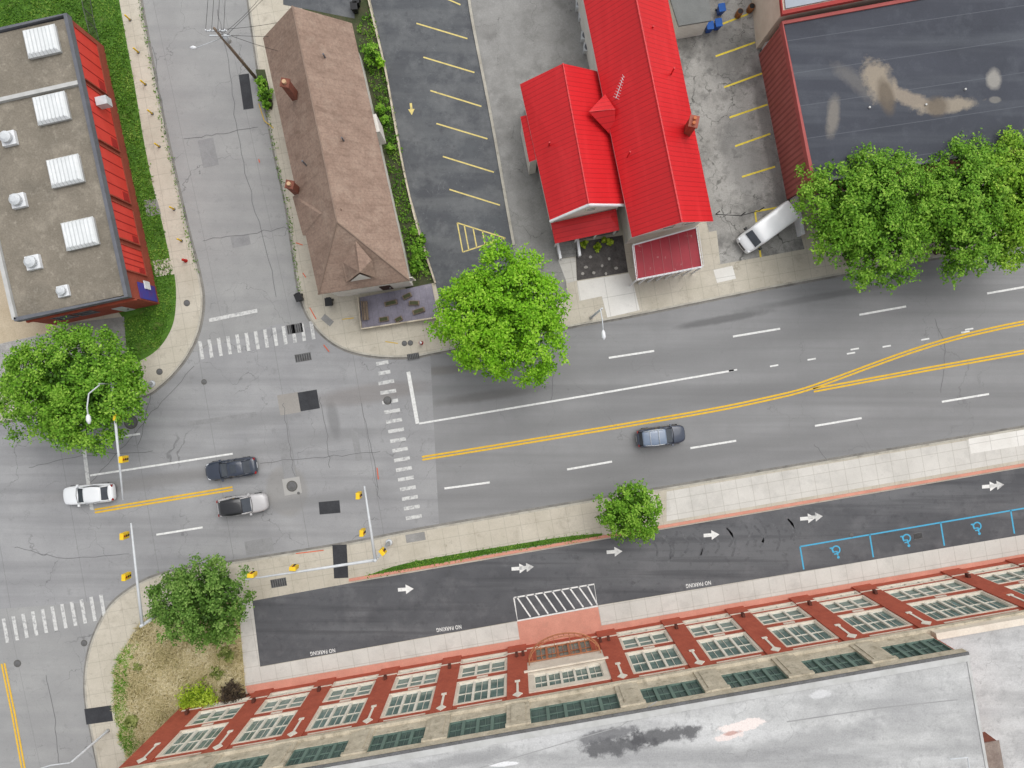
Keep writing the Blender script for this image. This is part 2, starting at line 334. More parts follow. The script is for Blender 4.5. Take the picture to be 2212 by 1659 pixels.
# NE block surfaces
bs('parking_lot_surface',[(790,-300),(990,-300),(1015,0),(1062,260),(1098,470),(1112,560),(1125,640),(955,668),(940,610),(880,400),(835,150),(800,0)],1,m_lotC)
bs('driveway',[(990,-300),(1330,-300),(1330,300),(1215,560),(1228,645),(1126,665),(1112,560),(1098,470),(1062,260),(1015,0)],2,m_drive)
alley=[(600,-300),(789,-300),(799,0),(834,150),(879,400),(939,610),(880,630),(700,300)]
bs('alley_ground',alley,1,m_soil)
bs('cracked_lot_surface',[(1380,-300),(1620,-300),(1655,75),(1700,340),(1722,480),(1738,538),(1550,572),(1480,300)],1,m_lotG)
bs('garden_bed',[(1243,524),(1345,508),(1357,588),(1246,606)],3,m_mulch)
bs('entrance_pad',[(1246,608),(1358,590),(1368,612),(1382,670),(1312,686),(1300,640),(1252,650)],3,m_white_conc)
bs('new_sidewalk_slab',[(1541,583),(1582,574),(1590,602),(1549,611)],3,m_white_conc)
bs('church_walk',[(1205,560),(1243,556),(1246,606),(1225,612)],3,m_concL)
bs('side_yard_patch',[(1515,505),(1548,498),(1556,570),(1522,578)],4,m_conc)
bs('dark_side_yard',[(600,-200),(762,-200),(766,40),(612,10)],3,m_lotC)
bs('planting_bed',[(552,150),(572,150),(590,225),(588,238),(568,228)],3,m_soil)
# NW block
sw_in=cat([(235,-200),(250,-50),(268,60),(290,180),(310,300),(330,400),(350,480),(367,558),(378,600),(380,655),(372,705),(345,750),(305,778),(275,778)])
bs('lawn',[(-900,-200)]+sw_in+[(268,690),(200,600),(-900,230)],1,m_grass)
bs('lawn_walk',[(330,563),(369,557),(377,592),(336,598)],2,m_conc)
bs('bare_lawn_patch',[(310,432),(339,430),(348,462),(318,468)],2,m_drive)
bs('sandy_yard',[(-900,300),(10,400),(126,702),(108,718),(0,742),(-900,850)],2,m_tan)
bs('gravel_yard',[(-900,850),(0,743),(108,719),(215,700),(225,800),(-900,960)],3,m_gravel)
bs('building_walk',[(130,700),(268,684),(274,775),(222,790),(215,712)],4,m_drive)
# south block
lot=[(545,1298),(755,1260),(1300,1166),(1435,1143),(2212,1010),(3000,875),(3000,1022),(2212,1155),(1290,1308),(1118,1341),(562,1440)]
bs('school_lot_surface',lot,1,m_lotS)
bs('school_pavement',[(562,1441),(1118,1342),(1290,1309),(3000,1023),(3000,1062),(530,1481)],1,m_concL)
bs('lot_side_pavement',[(512,1300),(545,1297),(562,1441),(530,1481)],1,m_concL)
bs('salmon_pavement',[(530,1482),(3000,1063),(3000,1100),(540,1512)],2,m_salmon)
bs('entrance_apron',[(1117,1343),(1292,1311),(1302,1368),(1125,1398)],3,m_salmon)
bs('newer_pavement',[(1440,1062),(1680,1020),(3000,798),(3000,862),(2212,993),(1440,1126)],1,m_concL)
bs('newest_pavement',[(2092,948),(3000,797),(3000,838),(2097,980)],2,m_white_conc)
bs('dry_grass_bed',cat([(515,1300),(430,1300),(380,1305),(338,1322),(300,1352),(268,1402),(252,1452),(250,1520),(262,1590),(280,1650),(330,1800)])+[(420,1540),(531,1500)],2,m_dry)
gstrip=cat([(785,1246),(860,1221),(960,1201),(1100,1178),(1215,1160),(1300,1152)])+[(1300,1157),(1100,1189),(940,1218)]
bs('grass_verge',gstrip,1,m_grass)
struct(MB().ribbon(px([(755,1252),(1100,1193),(1300,1159),(1435,1136),(2212,1003),(3000,868)]),.26,BZ,h=.12).obj('salmon_kerb',m_salmon))
struct(MB().ribbon(px(cat([(1012,-60),(1016,20),(1062,260),(1099,470),(1110,530)])),.25,BZ,h=.12).obj('lot_kerb',m_curb))
struct(MB().ribbon(px(cat([(340,1325),(305,1350),(276,1400),(256,1450)])),.12,BZ,h=.1).obj('bed_edging',m_plate))
# patches
def patch(name,cx,cy,w,h,mat,z=.024,ang=9.5):
    c=W(cx,cy); a=math.radians(ang); u=Vector((math.cos(a),math.sin(a),0)); v=Vector((-u.y,u.x,0)); w/=S*2; h/=S*2
    return struct(MB().sheet([c-u*w-v*h,c+u*w-v*h,c+u*w+v*h,c-u*w+v*h],z).obj(name,mat))
patch('asphalt_patch',667,865,42,41,m_patch,.026)
patch('patch_surround',625,872,46,44,M('brown_patch',(154,150,144),(144,140,135),grain=.08),.0215)
patch('asphalt_patch',712,1096,45,27,m_patch,.024,5)
patch('asphalt_patch',736,1212,31,72,m_patch,BZ+.008,3)
patch('asphalt_patch',532,198,22,76,m_patch,.024,8)
patch('asphalt_patch',215,1543,58,34,m_patch,BZ+.008,8)
m_old=M('old_repair_surface',(146,146,146),(136,136,136),grain=.1,layers=[('blotch',.9,(126,126,126),.6,.5,.66)])
patch('old_repair',560,1180,60,30,m_old,.022)
patch('old_repair',770,960,14,70,m_old,.022)
patch('old_repair',480,905,150,10,m_old,.022,8)
patch('old_repair',622,1000,26,90,m_old,.022,9)
patch('old_repair',450,330,34,60,m_old,.022,12)
patch('old_repair',520,520,40,24,m_old,.022,12)
patch('kerb_ramp',898,1160,42,18,m_drive,BZ+.008)
patch('kerb_ramp',708,692,26,14,m_drive,BZ+.008,-40)
patch('square_patch',631,1050,38,36,M('pale_patch',(172,170,166),(160,158,154)),.026)
m_seal=M('crack_sealant',(112,112,113),(98,98,99),3)
o=MB()
for P in ([(420,790),(340,880),(270,960),(190,1050)],[(440,640),(400,730),(330,850),(300,960)],[(612,870),(622,940),(636,1030)],[(690,860),(704,930),(712,1010)],[(330,100),(352,240),(372,380),(420,560)],[(470,20),(500,180),(520,330),(560,480),(600,640)],[(400,300),(470,290),(560,275)],[(440,520),(540,505),(630,490)],[(60,1010),(180,985),(330,975)],[(30,1180),(140,1205),(280,1195)],[(100,1460),(120,1560),(128,1650)],[(560,1000),(700,985),(820,975)],[(780,870),(800,960),(820,1080)],[(1180,740),(1195,800),(1190,870)],[(1760,960),(1790,1000)],[(2020,690),(2040,760),(2030,850)]):
    q=[]
    for a in cat(P,7): q.append((a[0]+random.gauss(0,1.6),a[1]+random.gauss(0,1.6)))
    o.ribbon(px(q),.045,.0285)
struct(o.obj('sealed_cracks',m_seal))
for (x,y,w,h) in [(637,710,34,20),(655,772,35,17),(603,1258,34,18),(893,770,26,13),(1981,1157,18,14)]:
    o=MB(); c=W(x,y); o.box(-w/S/2,w/S/2,-h/S/2,h/S/2,0,.012)
    for i in range(7): xx=-w/S/2+(i+.5)*w/S/7; o.box(xx-.03,xx+.03,-h/S*.4,h/S*.4,.012,.02,1)
    zz=BZ+.006 if (x,y) in [(603,1258),(893,770),(1981,1157)] else .022
    ob=o.obj('storm_drain_grate',[m_plate,m_black],loc=(c.x,c.y,zz)); ob.rotation_euler=(0,0,TH); tag(ob,'rectangular iron storm drain grate set in the pavement','drain grate','drain grates')
m_rimd=M('manhole_rim',(98,96,92))
for (x,y,r,zz) in [(283,912,15,.022),(631,1050,12,.030),(837,865,9,.022),(405,655,7,BZ+.008),(346,803,7,BZ+.008),(874,742,6,BZ+.008),(182,1389,7,.022),(38,1433,8,.022),(887,741,6,BZ+.012),(645,1065,3,.022),(441,825,6,.022),(1838,1155,5,BZ+.012)]:
    c=W(x,y); r/=S
    o=MB().tube([(0,0,0),(0,0,.012)],r,20,0).tube([(0,0,.012),(0,0,.016)],r*.8,20,1)
    tag(o.obj('manhole_cover',[m_rimd,m_plate],loc=(c.x,c.y,zz)),'round worn iron manhole cover in the pavement','manhole cover','manhole covers')
# ---------------------------------------------------------------- markings
MZ=.034
def lines(name,segs,w,mat,z=MZ):
    o=MB()
    for s_ in segs: o.ribbon(px(s_),w,z)
    return struct(o.obj(name,mat))
lines('lane_dash_marking',[[(1315,773),(1413,758)],[(1583,727),(1685,710)],[(1856,680),(1957,662)],[(2132,634),(2240,615)],[(960,1055),(1058,1042)],[(1225,1014),(1322,997)],[(1491,968),(1590,952)],[(1760,920),(1861,903)],[(2034,868),(2136,851)],[(338,1155),(438,1139)],[(197,953),(303,937)]],.19,m_white)
lines('turn_lane_line_marking',[[(905,915),(1270,854),(1585,800)],[(195,1027),(503,980)]],.18,m_white)
lines('small_dash_marking',[[(x-9,y+1.5),(x+9,y-1.5)] for x,y in [(1672,790),(1753,776),(1838,763),(1846,754),(1915,748),(1998,733),(2085,717),(2093,711),(1583,800)]],.15,m_white)
lines('stop_line_marking',[[(882,803),(902,915)]],.36,m_white)
lines('worn_stop_line_marking',[[(180,952),(190,1035),(199,1102)],[(452,692),(556,671)]],.36,m_whitew)
c1=[(912,990),(1100,960),(1400,910),(1570,880),(1700,852)]; up=cat([(1700,852),(1740,841),(1800,820),(1900,783),(1980,755),(2060,731),(2140,712),(2212,697),(2500,640)]); lo=[(1757,843),(2000,798),(2212,760),(2600,690)]
y=[]
for base in (cat(c1,4)+up[1:],lo,[(205,1104),(503,1055)],[(7,1433),(30,1545),(52,1665),(90,1850)]):
    y+= [offs(base,3.2),offs(base,-3.2)]
lines('yellow_centre_line_marking',y,.17,m_yel)
cw=[]
for i in range(13): cw.append([(432+20*i,737-3.6*i),(438+20*i,776-3.6*i)])
lines('north_crosswalk_marking',cw,.33,m_whitew)
cw=[]
for i in range(17):
    t=i/16; x=826+t*68; yy=784+t*333; w=17 if i>1 else 13; cw.append([(x-w,yy+w*.17),(x+w,yy-w*.17)])
lines('east_crosswalk_marking',cw,.34,m_whitew)
cw=[]
for i in range(-3,11): cw.append([(8+21*i,1336-5.2*i),(17+21*i,1388-5.2*i)])
lines('south_crosswalk_marking',cw,.34,m_whitew)
LZ=BZ+.014
lines('stall_line_marking',[[(900,52),(1010,85)],[(915,125),(1025,158)],[(930,197),(1040,231)],[(943,268),(1053,301)],[(957,339),(1067,373)],[(971,410),(1080,444)],[(930,-16),(995,12)]],.13,m_pyel,LZ)
lines('hatched_corner_marking',[[(988,482),(1092,515)],[(988,482),(1000,545)],[(1000,545),(1092,515)],[(1003,487),(1013,541)],[(1022,493),(1030,535)],[(1042,499),(1048,529)],[(1062,506),(1066,524)]],.12,m_pyel,LZ)
lines('yellow_stall_line_marking',[[(1555,55),(1615,32)],[(1545,123),(1630,93)],[(1563,190),(1645,160)],[(1575,255),(1657,227)],[(1587,317),(1663,290)],[(1602,383),(1673,361)],[(1630,458),(1642,556)],[(1630,458),(1700,445)]],.17,m_byel,LZ)
lines('accessible_bay_line_marking',[[(1727,1180),(2212,1097),(2600,1030)],[(1727,1180),(1735,1229)],[(1877,1154),(1885,1203)],[(2030,1128),(2038,1178)],[(2181,1102),(2189,1152)]],.14,m_blue,LZ)
h=[[(1110,1290),(1283,1261),(1290,1308),(1118,1340),(1110,1290)]]
for i in range(9):
    x=1116+i*19; h.append([(x,1289-(x-1110)*.168),(min(x+30,1290),1337-(min(x+30,1290)-1118)*.186)])
lines('hatched_loading_marking',h,.14,m_white,LZ)
tm=M('tyre_scuff',(106,107,109),(84,85,88),1.2,grain=.2,gscale=6); arcs=[]
for i in range(15):
    x=1400+i*22+9*math.sin(i*2.1); y0=1160-i*3.2+7*math.sin(i*3.3)
    arcs.append(cat([(x,y0),(x+16,y0+18),(x+19,y0+36),(x+12,y0+54+8*math.sin(i*1.7))],4))
lines('tyre_scuff_marks',arcs,.22,tm,BZ+.009)
def arrow(name,x,y,L,w,ang,mat,z):
    c=W(x,y); R=Matrix.Rotation(ang,2); L/=S; w/=S
    P=[(-L/2,-w*.18),(0,-w*.18),(0,-w/2),(L/2,0),(0,w/2),(0,w*.18),(-L/2,w*.18)]
    return struct(MB().sheet([Vector((c.x,c.y))+R@Vector(p) for p in P],z).obj(name,mat))
for x,y in [(877,1272),(1122,1227),(1327,1191),(1536,1155),(1744,1119),(2136,1050)]: arrow('arrow_marking',x,y,34,21,math.radians(4),m_white,LZ)
for x,y in [(1137,1225),(1760,1116),(2151,1048)]: arrow('arrow_marking',x,y,32,20,math.radians(6),m_whitew,LZ+.004)
arrow('arrow_marking',889,237,26,14,math.radians(-85),m_pyel,LZ)
def text(s_,x,y,width,ang,mat,z):
    cu=bpy.data.curves.new('t','FONT'); cu.body=s_; cu.size=1; cu.align_x='CENTER'; cu.align_y='CENTER'; cu.offset=.02; cu.space_character=1.12
    o=bpy.data.objects.new('t',cu); COL.objects.link(o); bpy.context.view_layer.update()
    me=bpy.data.meshes.new_from_object(o.evaluated_get(bpy.context.evaluated_depsgraph_get()))
    w=o.dimensions.x; bpy.data.objects.remove(o)
    n=bpy.data.objects.new('pavement_lettering',me); COL.objects.link(n); me.materials.clear(); me.materials.append(mat)
    k=width/S/w; n.scale=(k,k*1.4,1); c=W(x,y); n.location=(c.x,c.y,z); n.rotation_euler=(0,0,ang); struct(n); return n
for x,y in [(970,1356),(698,1407),(1508,1261)]: text('NO PARKING',x,y,54,math.pi+math.radians(8),m_white,LZ)
def wheelchair(x,y):
    o=MB(); c=W(x,y); R=Matrix.Rotation(math.pi+TH,2)
    T=lambda p:(Vector((c.x,c.y))+R@Vector(p)*.9)
    o.ribbon([T((.4*math.cos(a)-.02,-.2+.4*math.sin(a))) for a in np.linspace(1.9,7.0,22)],.13,LZ)
    o.ribbon([T(p) for p in [(-.1,.42),(-.06,-.02),(.3,-.02),(.44,-.5),(.62,-.46)]],.15,LZ+.003)
    o.ribbon([T(p) for p in [(-.08,.22),(.28,.22)]],.12,LZ+.006)
    o.sheet([T((-.12+.15*math.cos(a),.62+.15*math.sin(a))) for a in np.linspace(0,6.28,12)[:-1]],LZ)
    struct(o.obj('wheelchair_symbol_marking',m_blue))
for x,y in [(1805,1191),(1957,1166),(2109,1140)]: wheelchair(x,y)
for col,pts in (((226,100,60),[[(670,665),(684,690)],[(700,745),(712,760)],[(640,525),(655,530)],[(780,690),(800,700)],[(815,1010),(818,1035)],[(640,1195),(700,1188)],[(560,345),(562,352)],[(655,590),(662,600)]]),((215,180,70),[[(833,738),(860,742)],[(740,690),(765,687)],[(560,225),(572,262),(592,278)]])):
    lines('spray_paint_marking',pts,.08,M('spray_paint_%d'%col[1],col),BZ+.016)
# ---------------------------------------------------------------- brown house
def inset(c,d):
    out=[]; n=len(c)
    for i in range(n):
        p=c[i]; a=(c[(i+1)%n]-p).normalized(); b=(c[i-1]-p).normalized(); out.append(p+a*d+b*d)
    return out
def window_on(parent,F,u,z,w,h,frame=m_frame,glass=m_glass,d=0):
    win=MB().fb(F,u-w/2,u+w/2,d+.01,d+.03,z,z+h).obj('window',glass,parent)
    f=MB()
    for a,b,c_,e in ((u-w/2-.1,u-w/2,z,z+h),(u+w/2,u+w/2+.1,z,z+h),(u-w/2-.1,u+w/2+.1,z+h,z+h+.1),(u-w/2-.15,u+w/2+.15,z-.1,z),(u-w/2,u+w/2,z+h/2-.03,z+h/2+.03)):
        f.fb(F,a,b,d,d+.08,c_,e)
    fo=f.obj('frame',frame); fo.parent=win; fo.location=(0,0,0)
    return win
hB=thing('brown_roof_house','long brown-shingled house with white walls beside the side street','house',W(790,400))
ZE,ZR=6.2,10.2
nw,ne,se,sw=[W(a,b,ZE) for a,b in ((568,82),(760,50),(885,606),(688,636))]
rn=W(631,13,ZR); rs=W(728,480,ZR)
rf=MB().shell([[nw,sw,rs,rn],[ne,rn,rs,se],[sw,se,rs]],.16)
a=W(632,425,6.0);b=W(654,508,6.0);c_=W(690,462,8.6);d_=W(738,452,9.9);e=W(668,400,7.9);f=W(722,512,8.2)
rf.shell([[a,b,c_],[a,c_,d_,e],[b,f,d_,c_]],.12)
a=W(748,610,6.9);b=W(812,600,6.9);p=W(777,588,9.0);q=W(768,520,9.1);l=W(738,565,8.0);r=W(803,562,8.3)
rf.shell([[a,p,q,l],[b,r,q,p]],.12)
roof=rf.obj('roof',m_shingle,hB)
MB().tube([rn+Vector((0,0,.02)),rs+Vector((0,0,.02)),sw+Vector((0,0,.03))],.07,6).tube([rs,se+Vector((0,0,.03))],.07,6).obj('ridge_cap',M('ridge_shingle',(144,124,110)),roof)
base=inset([nw,ne,se,sw],.45); wl=MB(); bz=[Vector((v.x,v.y,0)) for v in base]; tz=[Vector((v.x,v.y,ZE+.15)) for v in base]
pk=(base[0]+base[1])/2; pk.z=ZR-.45
wl.add(bz+tz+[pk],[(0,1,5,8,4),(1,2,6,5),(2,3,7,6),(3,0,4,7)]).obj('wall',m_wall,hB)
MB().add([W(752,612,6.2),W(808,603,6.2),W(777,592,8.8)],[(0,1,2)]).obj('dormer_wall',m_wall,hB)
m_chb=M('brown_chimney_brick',(138,84,68),(112,70,58),3,grain=.2)
for (x,y,zt) in [(615,178,11.2),(625,398,8.4)]:
    c=W(x,y,zt); ch=MB().box(-.3,.3,-.3,.3,-3.4,0).box(-.36,.36,-.36,.36,-.16,-.02,0).tube([(0,0,0),(0,0,.25)],.17,8,1)
    o=ch.obj('chimney',[m_chb,M('chimney_cap',(206,172,136))],roof,loc=Vector((c.x,c.y,zt))-hB.location-roof.location); o.rotation_euler=(0,0,-.18)
F=Fr(Vector((base[3].x,base[3].y,0)),base[2]-base[3]); F.n=-F.n
for u in (1.3,3.4,5.8,7.2): window_on(hB,F,u,3.6,1.0,1.6)
dr=MB().fb(F,4.3,5.3,.01,.06,.6,2.8).obj('door',M('dark_door',(70,50,45)),hB); h_=MB().fb(F,5.1,5.18,.06,.12,1.6,1.7).obj('handle',m_galv); h_.parent=dr; h_.location=(0,0,0)
F=Fr(Vector((base[2].x,base[2].y,0)),base[1]-base[2]); F.n=-F.n
for u in (3,6.5,10,14,17.5,21): window_on(hB,F,u,3.8,1.0,1.5)
MB().fb(F,13.0,14.6,.02,.7,2.5,5.6).obj('bay_window',m_wall,hB)
for (x,y) in [(655,350),(740,300),(700,120)]:
    c=W(x,y,9.0); MB().tube([(c.x,c.y,7.6),(c.x,c.y,9.3)],.07,8).obj('vent_pipe',m_coping,hB)
dp=px([(775,643),(782,711),(947,686),(932,612),(886,622)],.5)
dk_=thing('stone_patio','low purple-grey patio slab in front of the brown house','patio',W(860,665))
MB().prism(dp,.1,.5,1,0).obj('slab',[m_deck,m_stoneG],dk_)
MB().ribbon([dp[0],dp[1],dp[2]],.12,.5,h=.45).obj('low_wall',m_stoneG,dk_)
bn=thing('wooden_bench','weathered wooden bench standing on the patio','bench',Vector((W(792,672,.5).x,W(792,672,.5).y,.5)),math.radians(95))
MB().box(-.9,.9,-.22,-.02,.4,.45).box(-.9,.9,.02,.22,.4,.45).obj('seat',m_wood,bn,world=False)
MB().box(-.9,.9,.24,.29,.55,.68).box(-.9,.9,.24,.29,.72,.85).obj('backrest',m_wood,bn,world=False)
for s_ in (-.75,.75): MB().box(s_-.04,s_+.04,-.2,.28,0,.4).obj('leg',m_black,bn,world=False)
for i,(x,y) in enumerate([(845,655),(862,690),(895,655),(880,640),(830,690),(905,672)]):
    c=W(x,y,.5); a_=random.random(); o=MB(); s1=.35+.3*random.random()
    o.box(-s1,s1,-.22,.22,0,.28).box(-s1*.8,s1*.8,-.16,.16,.28,.34,1)
    ob=o.obj('planter_box',[m_wood,m_soil],loc=(c.x,c.y,.5),bev=.03); ob.rotation_euler=(0,0,a_); tag(ob,'small weathered planter box on the patio','planter','planters on the patio')
# ---------------------------------------------------------------- red roof buildings
hE=thing('red_roof_hall','long hall with bright red standing-seam gable roof','building',W(1420,350))
se=W(1541,478,6);sw=W(1365,513,6);rs=W(1473,480,9.3); back=Vector((-89/S,435/S,0))*1.5
ne=se+back;nw=sw+back;rn=rs+back
roof=MB().shell([[nw,sw,rs,rn],[ne,rn,rs,se]],.18,0,1).obj('roof',[m_red,m_whitep],hE)
MB().tube([rn,rs+Vector((0,0,.02))],.1,6).obj('ridge_cap',m_red,roof)
base=inset([nw,ne,se,sw],.5); bz=[Vector((v.x,v.y,0)) for v in base]; tz=[Vector((v.x,v.y,6.2)) for v in base]
p1=(base[0]+base[1])/2;p1.z=8.9; p2=(base[3]+base[2])/2;p2.z=8.9
MB().add(bz+tz+[p1,p2],[(0,1,5,8,4),(1,2,6,5),(2,3,7,9,6),(3,0,4,7)]).obj('wall',m_wall,hE)
F=Fr(bz[3],bz[2]-bz[3]); F.n=-F.n; LF=(bz[2]-bz[3]).length
for u in (1.2,LF/2,LF-1.2): window_on(hE,F,u,4.3,1.,1.5)
pr=MB(); q=[W(a,b,3.6) for a,b in ((1366,530),(1503,492),(1516,577),(1375,605))]
pr.prism(q,3.35,3.6)
pr.obj('porch_roof',m_maroon,hE)
tr=MB(); tr.ribbon(q+[q[0]],.12,3.6,h=.1)
for i in range(1,7):
    t=i/7; a=q[0].lerp(q[1],t); b=q[3].lerp(q[2],t); tr.ribbon([a,b],.035,3.6,h=.03,mi=1)
tr.obj('porch_trim',[m_whitep,M('pinkish_seam',(186,110,112))],hE)
for i in range(8):
    t=i/7; a=q[3].lerp(q[2],t); 
    MB().tube([(a.x,a.y,.1),(a.x,a.y,3.35)],.09,8).obj('porch_post',m_whitep,hE)
rl=MB(); ro=[q[0],q[3],q[2],q[1]]
rl.tube([(v.x,v.y,4.3) for v in ro],.035,6)
for j in range(3):
    a,b=ro[j],ro[j+1]; n=int((b-a).length/.35)
    for i in range(n+1): c=a.lerp(b,i/n); rl.tube([(c.x,c.y,3.6),(c.x,c.y,4.3)],.018,4)
rl.obj('roof_railing',m_whitep,hE)
c=W(1499,262,9.0); o=MB().box(-.32,.32,-.42,.42,-6,0).box(-.4,.4,-.5,.5,-.12,.03,0).tube([(0,.2,.03),(0,.2,.3)],.14,8,1).tube([(0,-.2,.03),(0,-.2,.3)],.14,8,1)
o=o.obj('chimney',[m_brick,M('terracotta',(196,120,80))],hE,loc=Vector((c.x,c.y,9.))-hE.location); o.rotation_euler=(0,0,-.2)
for x,y in ((1415,300),(1455,150),(1360,330),(1410,60)):
    c=W(x,y,8.2); MB().tube([(c.x,c.y,7),(c.x,c.y,8.5)],.07,8).obj('vent_pipe',m_red2,hE)
hW=thing('red_roof_house','smaller house with bright red metal gable roof','house',W(1240,330))
nw,ne,se,sw=[W(a,b,5) for a,b in ((1123,182),(1295,155),(1350,441),(1188,476))]
rn=W(1216,137,7.75); rs=W(1272,440,7.75)
roof=MB().shell([[nw,sw,rs,rn],[ne,rn,rs,se]],.18,0,1)
A=W(1329,236,7.1);P1=W(1307,203,6.3);P2=W(1272,241,7.3);P3=W(1327,300,5.4)
roof.shell([[P2,P3,A],[P1,P2,A]],.08)
roof.shell([[W(1124,252,4.4),W(1143,350,4.4),W(1158,345,4.9),W(1140,248,4.9)]],.12,0,1)
roof=roof.obj('roof',[m_red,m_whitep],hW)
MB().tube([rn,rs],.09,6).tube([P2,A],.05,6).obj('ridge_cap',m_red,roof)
base=inset([nw,ne,se,sw],.45); dS=(se-ne).normalized()*.38; base[2]=base[2]+dS; base[3]=base[3]+dS
bz=[Vector((v.x,v.y,0)) for v in base]; tz=[Vector((v.x,v.y,5.15)) for v in base]
p1=(base[0]+base[1])/2;p1.z=7.4; p2=(base[3]+base[2])/2;p2.z=7.45
MB().add(bz+tz+[p1,p2],[(0,1,5,8,4),(1,2,6,5),(2,3,7,9,6),(3,0,4,7)]).obj('wall',m_wall,hW)
eS=dS*.25
MB().tube([sw+eS,rs+eS,se+eS],.13,6).obj('barge_board',m_whitep,hW)
q=[W(1126,254,4.2),W(1145,348,4.2),W(1160,344,4.2),W(1142,250,4.2)]; MB().prism(q,0,4.25).obj('side_wing',m_wall,hW)
F=Fr(bz[3],bz[0]-bz[3]); 
for u in (2.,5.,8.): window_on(hW,F,u,1.5,1.,1.6)
F=Fr(bz[3],bz[2]-bz[3]); F.n=-F.n
window_on(hW,F,F.u.length*3.2,5.3,.8,.9)
dr=MB().fb(F,1.0,2.0,.01,.05,.5,2.7).obj('door',M('white_door',(220,215,208)),hW); h_=MB().fb(F,1.8,1.88,.05,.1,1.5,1.6).obj('handle',m_black); h_.parent=dr;h_.location=(0,0,0)
pf=[W(1199,526,3.2),W(1338,497,3.2)]; pb=[W(1190,482,3.9),W(1331,451,3.9)]; m1=W(1225,489,4.0);m2=W(1318,468,4.0)
MB().shell([[pf[0],pf[1],m2,m1],[pb[0],pf[0],m1],[pf[1],pb[1],m2],[pb[0],m1,m2,pb[1]]],.14).obj('porch_roof',m_red2,hW)
fl=[W(1200,528,.5),W(1336,500,.5),W(1332,480,.5),W(1196,500,.5)]
MB().prism(fl,.1,.5).obj('porch_floor',m_greyroof,hW)
for t in (.03,.35,.66,.97):
    c=pf[0].lerp(pf[1],t)+Vector((0,.25,0)); MB().tube([(c.x,c.y,.4),(c.x,c.y,3.1)],.1,8).obj('porch_post',m_whitep,hW)
stp=MB()
for i in range(4): 
    y0=528+i*8; s4=[W(1204,y0,0),W(1244,y0-6,0),W(1245,y0+2,0),W(1205,y0+8,0)]; stp.prism(s4,.1,.62-.13*i)
stp.obj('steps',m_drive,hW)
MB().prism([W(1200,528),W(1205,526),W(1212,562),W(1207,563)],.1,1.1).prism([W(1243,520),W(1248,519),W(1253,556),W(1248,557)],.1,1.1).obj('step_wall',m_whitep,hW)
for x,y in ((1187,308),(1278,250),(1240,360)):
    c=W(x,y,6.8); MB().tube([(c.x,c.y,5.6),(c.x,c.y,6.9)],.07,8).obj('vent_pipe',m_red2,hW)
an=thing('tv_antenna','white lattice television antenna standing between red roofs','antenna',Vector((W(1338,190,9).x,W(1338,190,9).y,6.2)))
MB().tube([(0,0,0),(0,0,3)],.03,6).obj('mast',m_galv,an,world=False)
a=MB(); a.tube([(-.3,-.9,3),(.3,.9,3)],.02,5)
for i in range(9):
    t=-1+i*.25; a.tube([(t*.3-.25+.02*i,t*.9+.12,3),(t*.3+.25-.02*i,t*.9-.12,3)],.015,4)
a.obj('boom',m_galv,an,world=False)
ac=thing('air_conditioner','grey round-fan air conditioning condenser beside the hall wall','air conditioner',W(1258,40),group='condensers beside the hall')
MB().box(-.4,.4,-.4,.4,0,.85).obj('casing',m_galv,ac,world=False,bev=.04); MB().tube([(0,0,.85),(0,0,.9)],.32,16).tube([(0,0,.9),(0,0,.93)],.1,10).obj('fan_grille',m_coping,ac,world=False)
for x,y in ((1252,18),(1263,85),(1268,110)): 
    c=W(x,y); dup(ac,(c.x,c.y,0))
# ---------------------------------------------------------------- grey shed
sh=thing('grey_shed','low grey-roofed shed with white wall beside the hall','shed',W(1500,40))
q=[W(a,b,3) for a,b in ((1430,-60),(1524,-80),(1537,44),(1466,56))]; MB().prism(q,2.8,3).obj('roof',m_greyroof,sh)
q2=inset(q,.12); MB().prism(q2,0,2.8).obj('wall',m_wall,sh)
# ---------------------------------------------------------------- black roof building
hF=thing('black_roof_building','commercial building with black membrane roof and rust-red corrugated wall','building',W(1900,200))
Q=[W(a,b,6) for a,b in ((1690,50),(2700,-135),(2760,215),(1757,393))]
MB().prism(inset(Q,.15),5.5,5.95).obj('roof',m_roofF,hF)
w=MB().prism(Q,0,5.5,0); w.obj('wall',m_corr,hF)
MB().ribbon([Q[3],Q[0],Q[1]],.3,5.5,h=.6).obj('coping',M('faded_red_coping',(172,92,88)),hF)
MB().ribbon([Q[1]+Vector((0,0,0)),Q[2],Q[3]],.3,5.5,h=.55).obj('coping',m_coping,hF)
for x,y in ((1878,232),(2000,226),(2085,193)):
    c=W(x,y,6); MB().tube([(c.x,c.y,5.95),(c.x,c.y,6.1)],.09,10).obj('roof_drain',m_lcoping,hF)
nb=thing('cream_neighbour_building','cream-walled building with blue-grey roof and red cornice','building',W(1850,-60))
Q2=[W(a,b,6.6) for a,b in ((1640,-500),(2900,-700),(3000,-230),(1690,28))]
MB().prism(Q2,0,6.3).obj('wall',m_cream,nb); MB().prism(inset(Q2,.4),6.3,6.45).obj('roof',m_lightroof,nb)
MB().ribbon([Q2[0],Q2[3],Q2[2]],.35,6.3,h=.4).obj('cornice',M('red_cornice',(168,66,62)),nb)
wl=MB().ribbon(px([(1642,78),(1660,170),(1690,330),(1716,470),(1724,512)]),.28,.1,h=1.2).obj('white_boundary_wall',m_whitep); tag(wl,'low white wall along the edge of the cracked lot','wall')
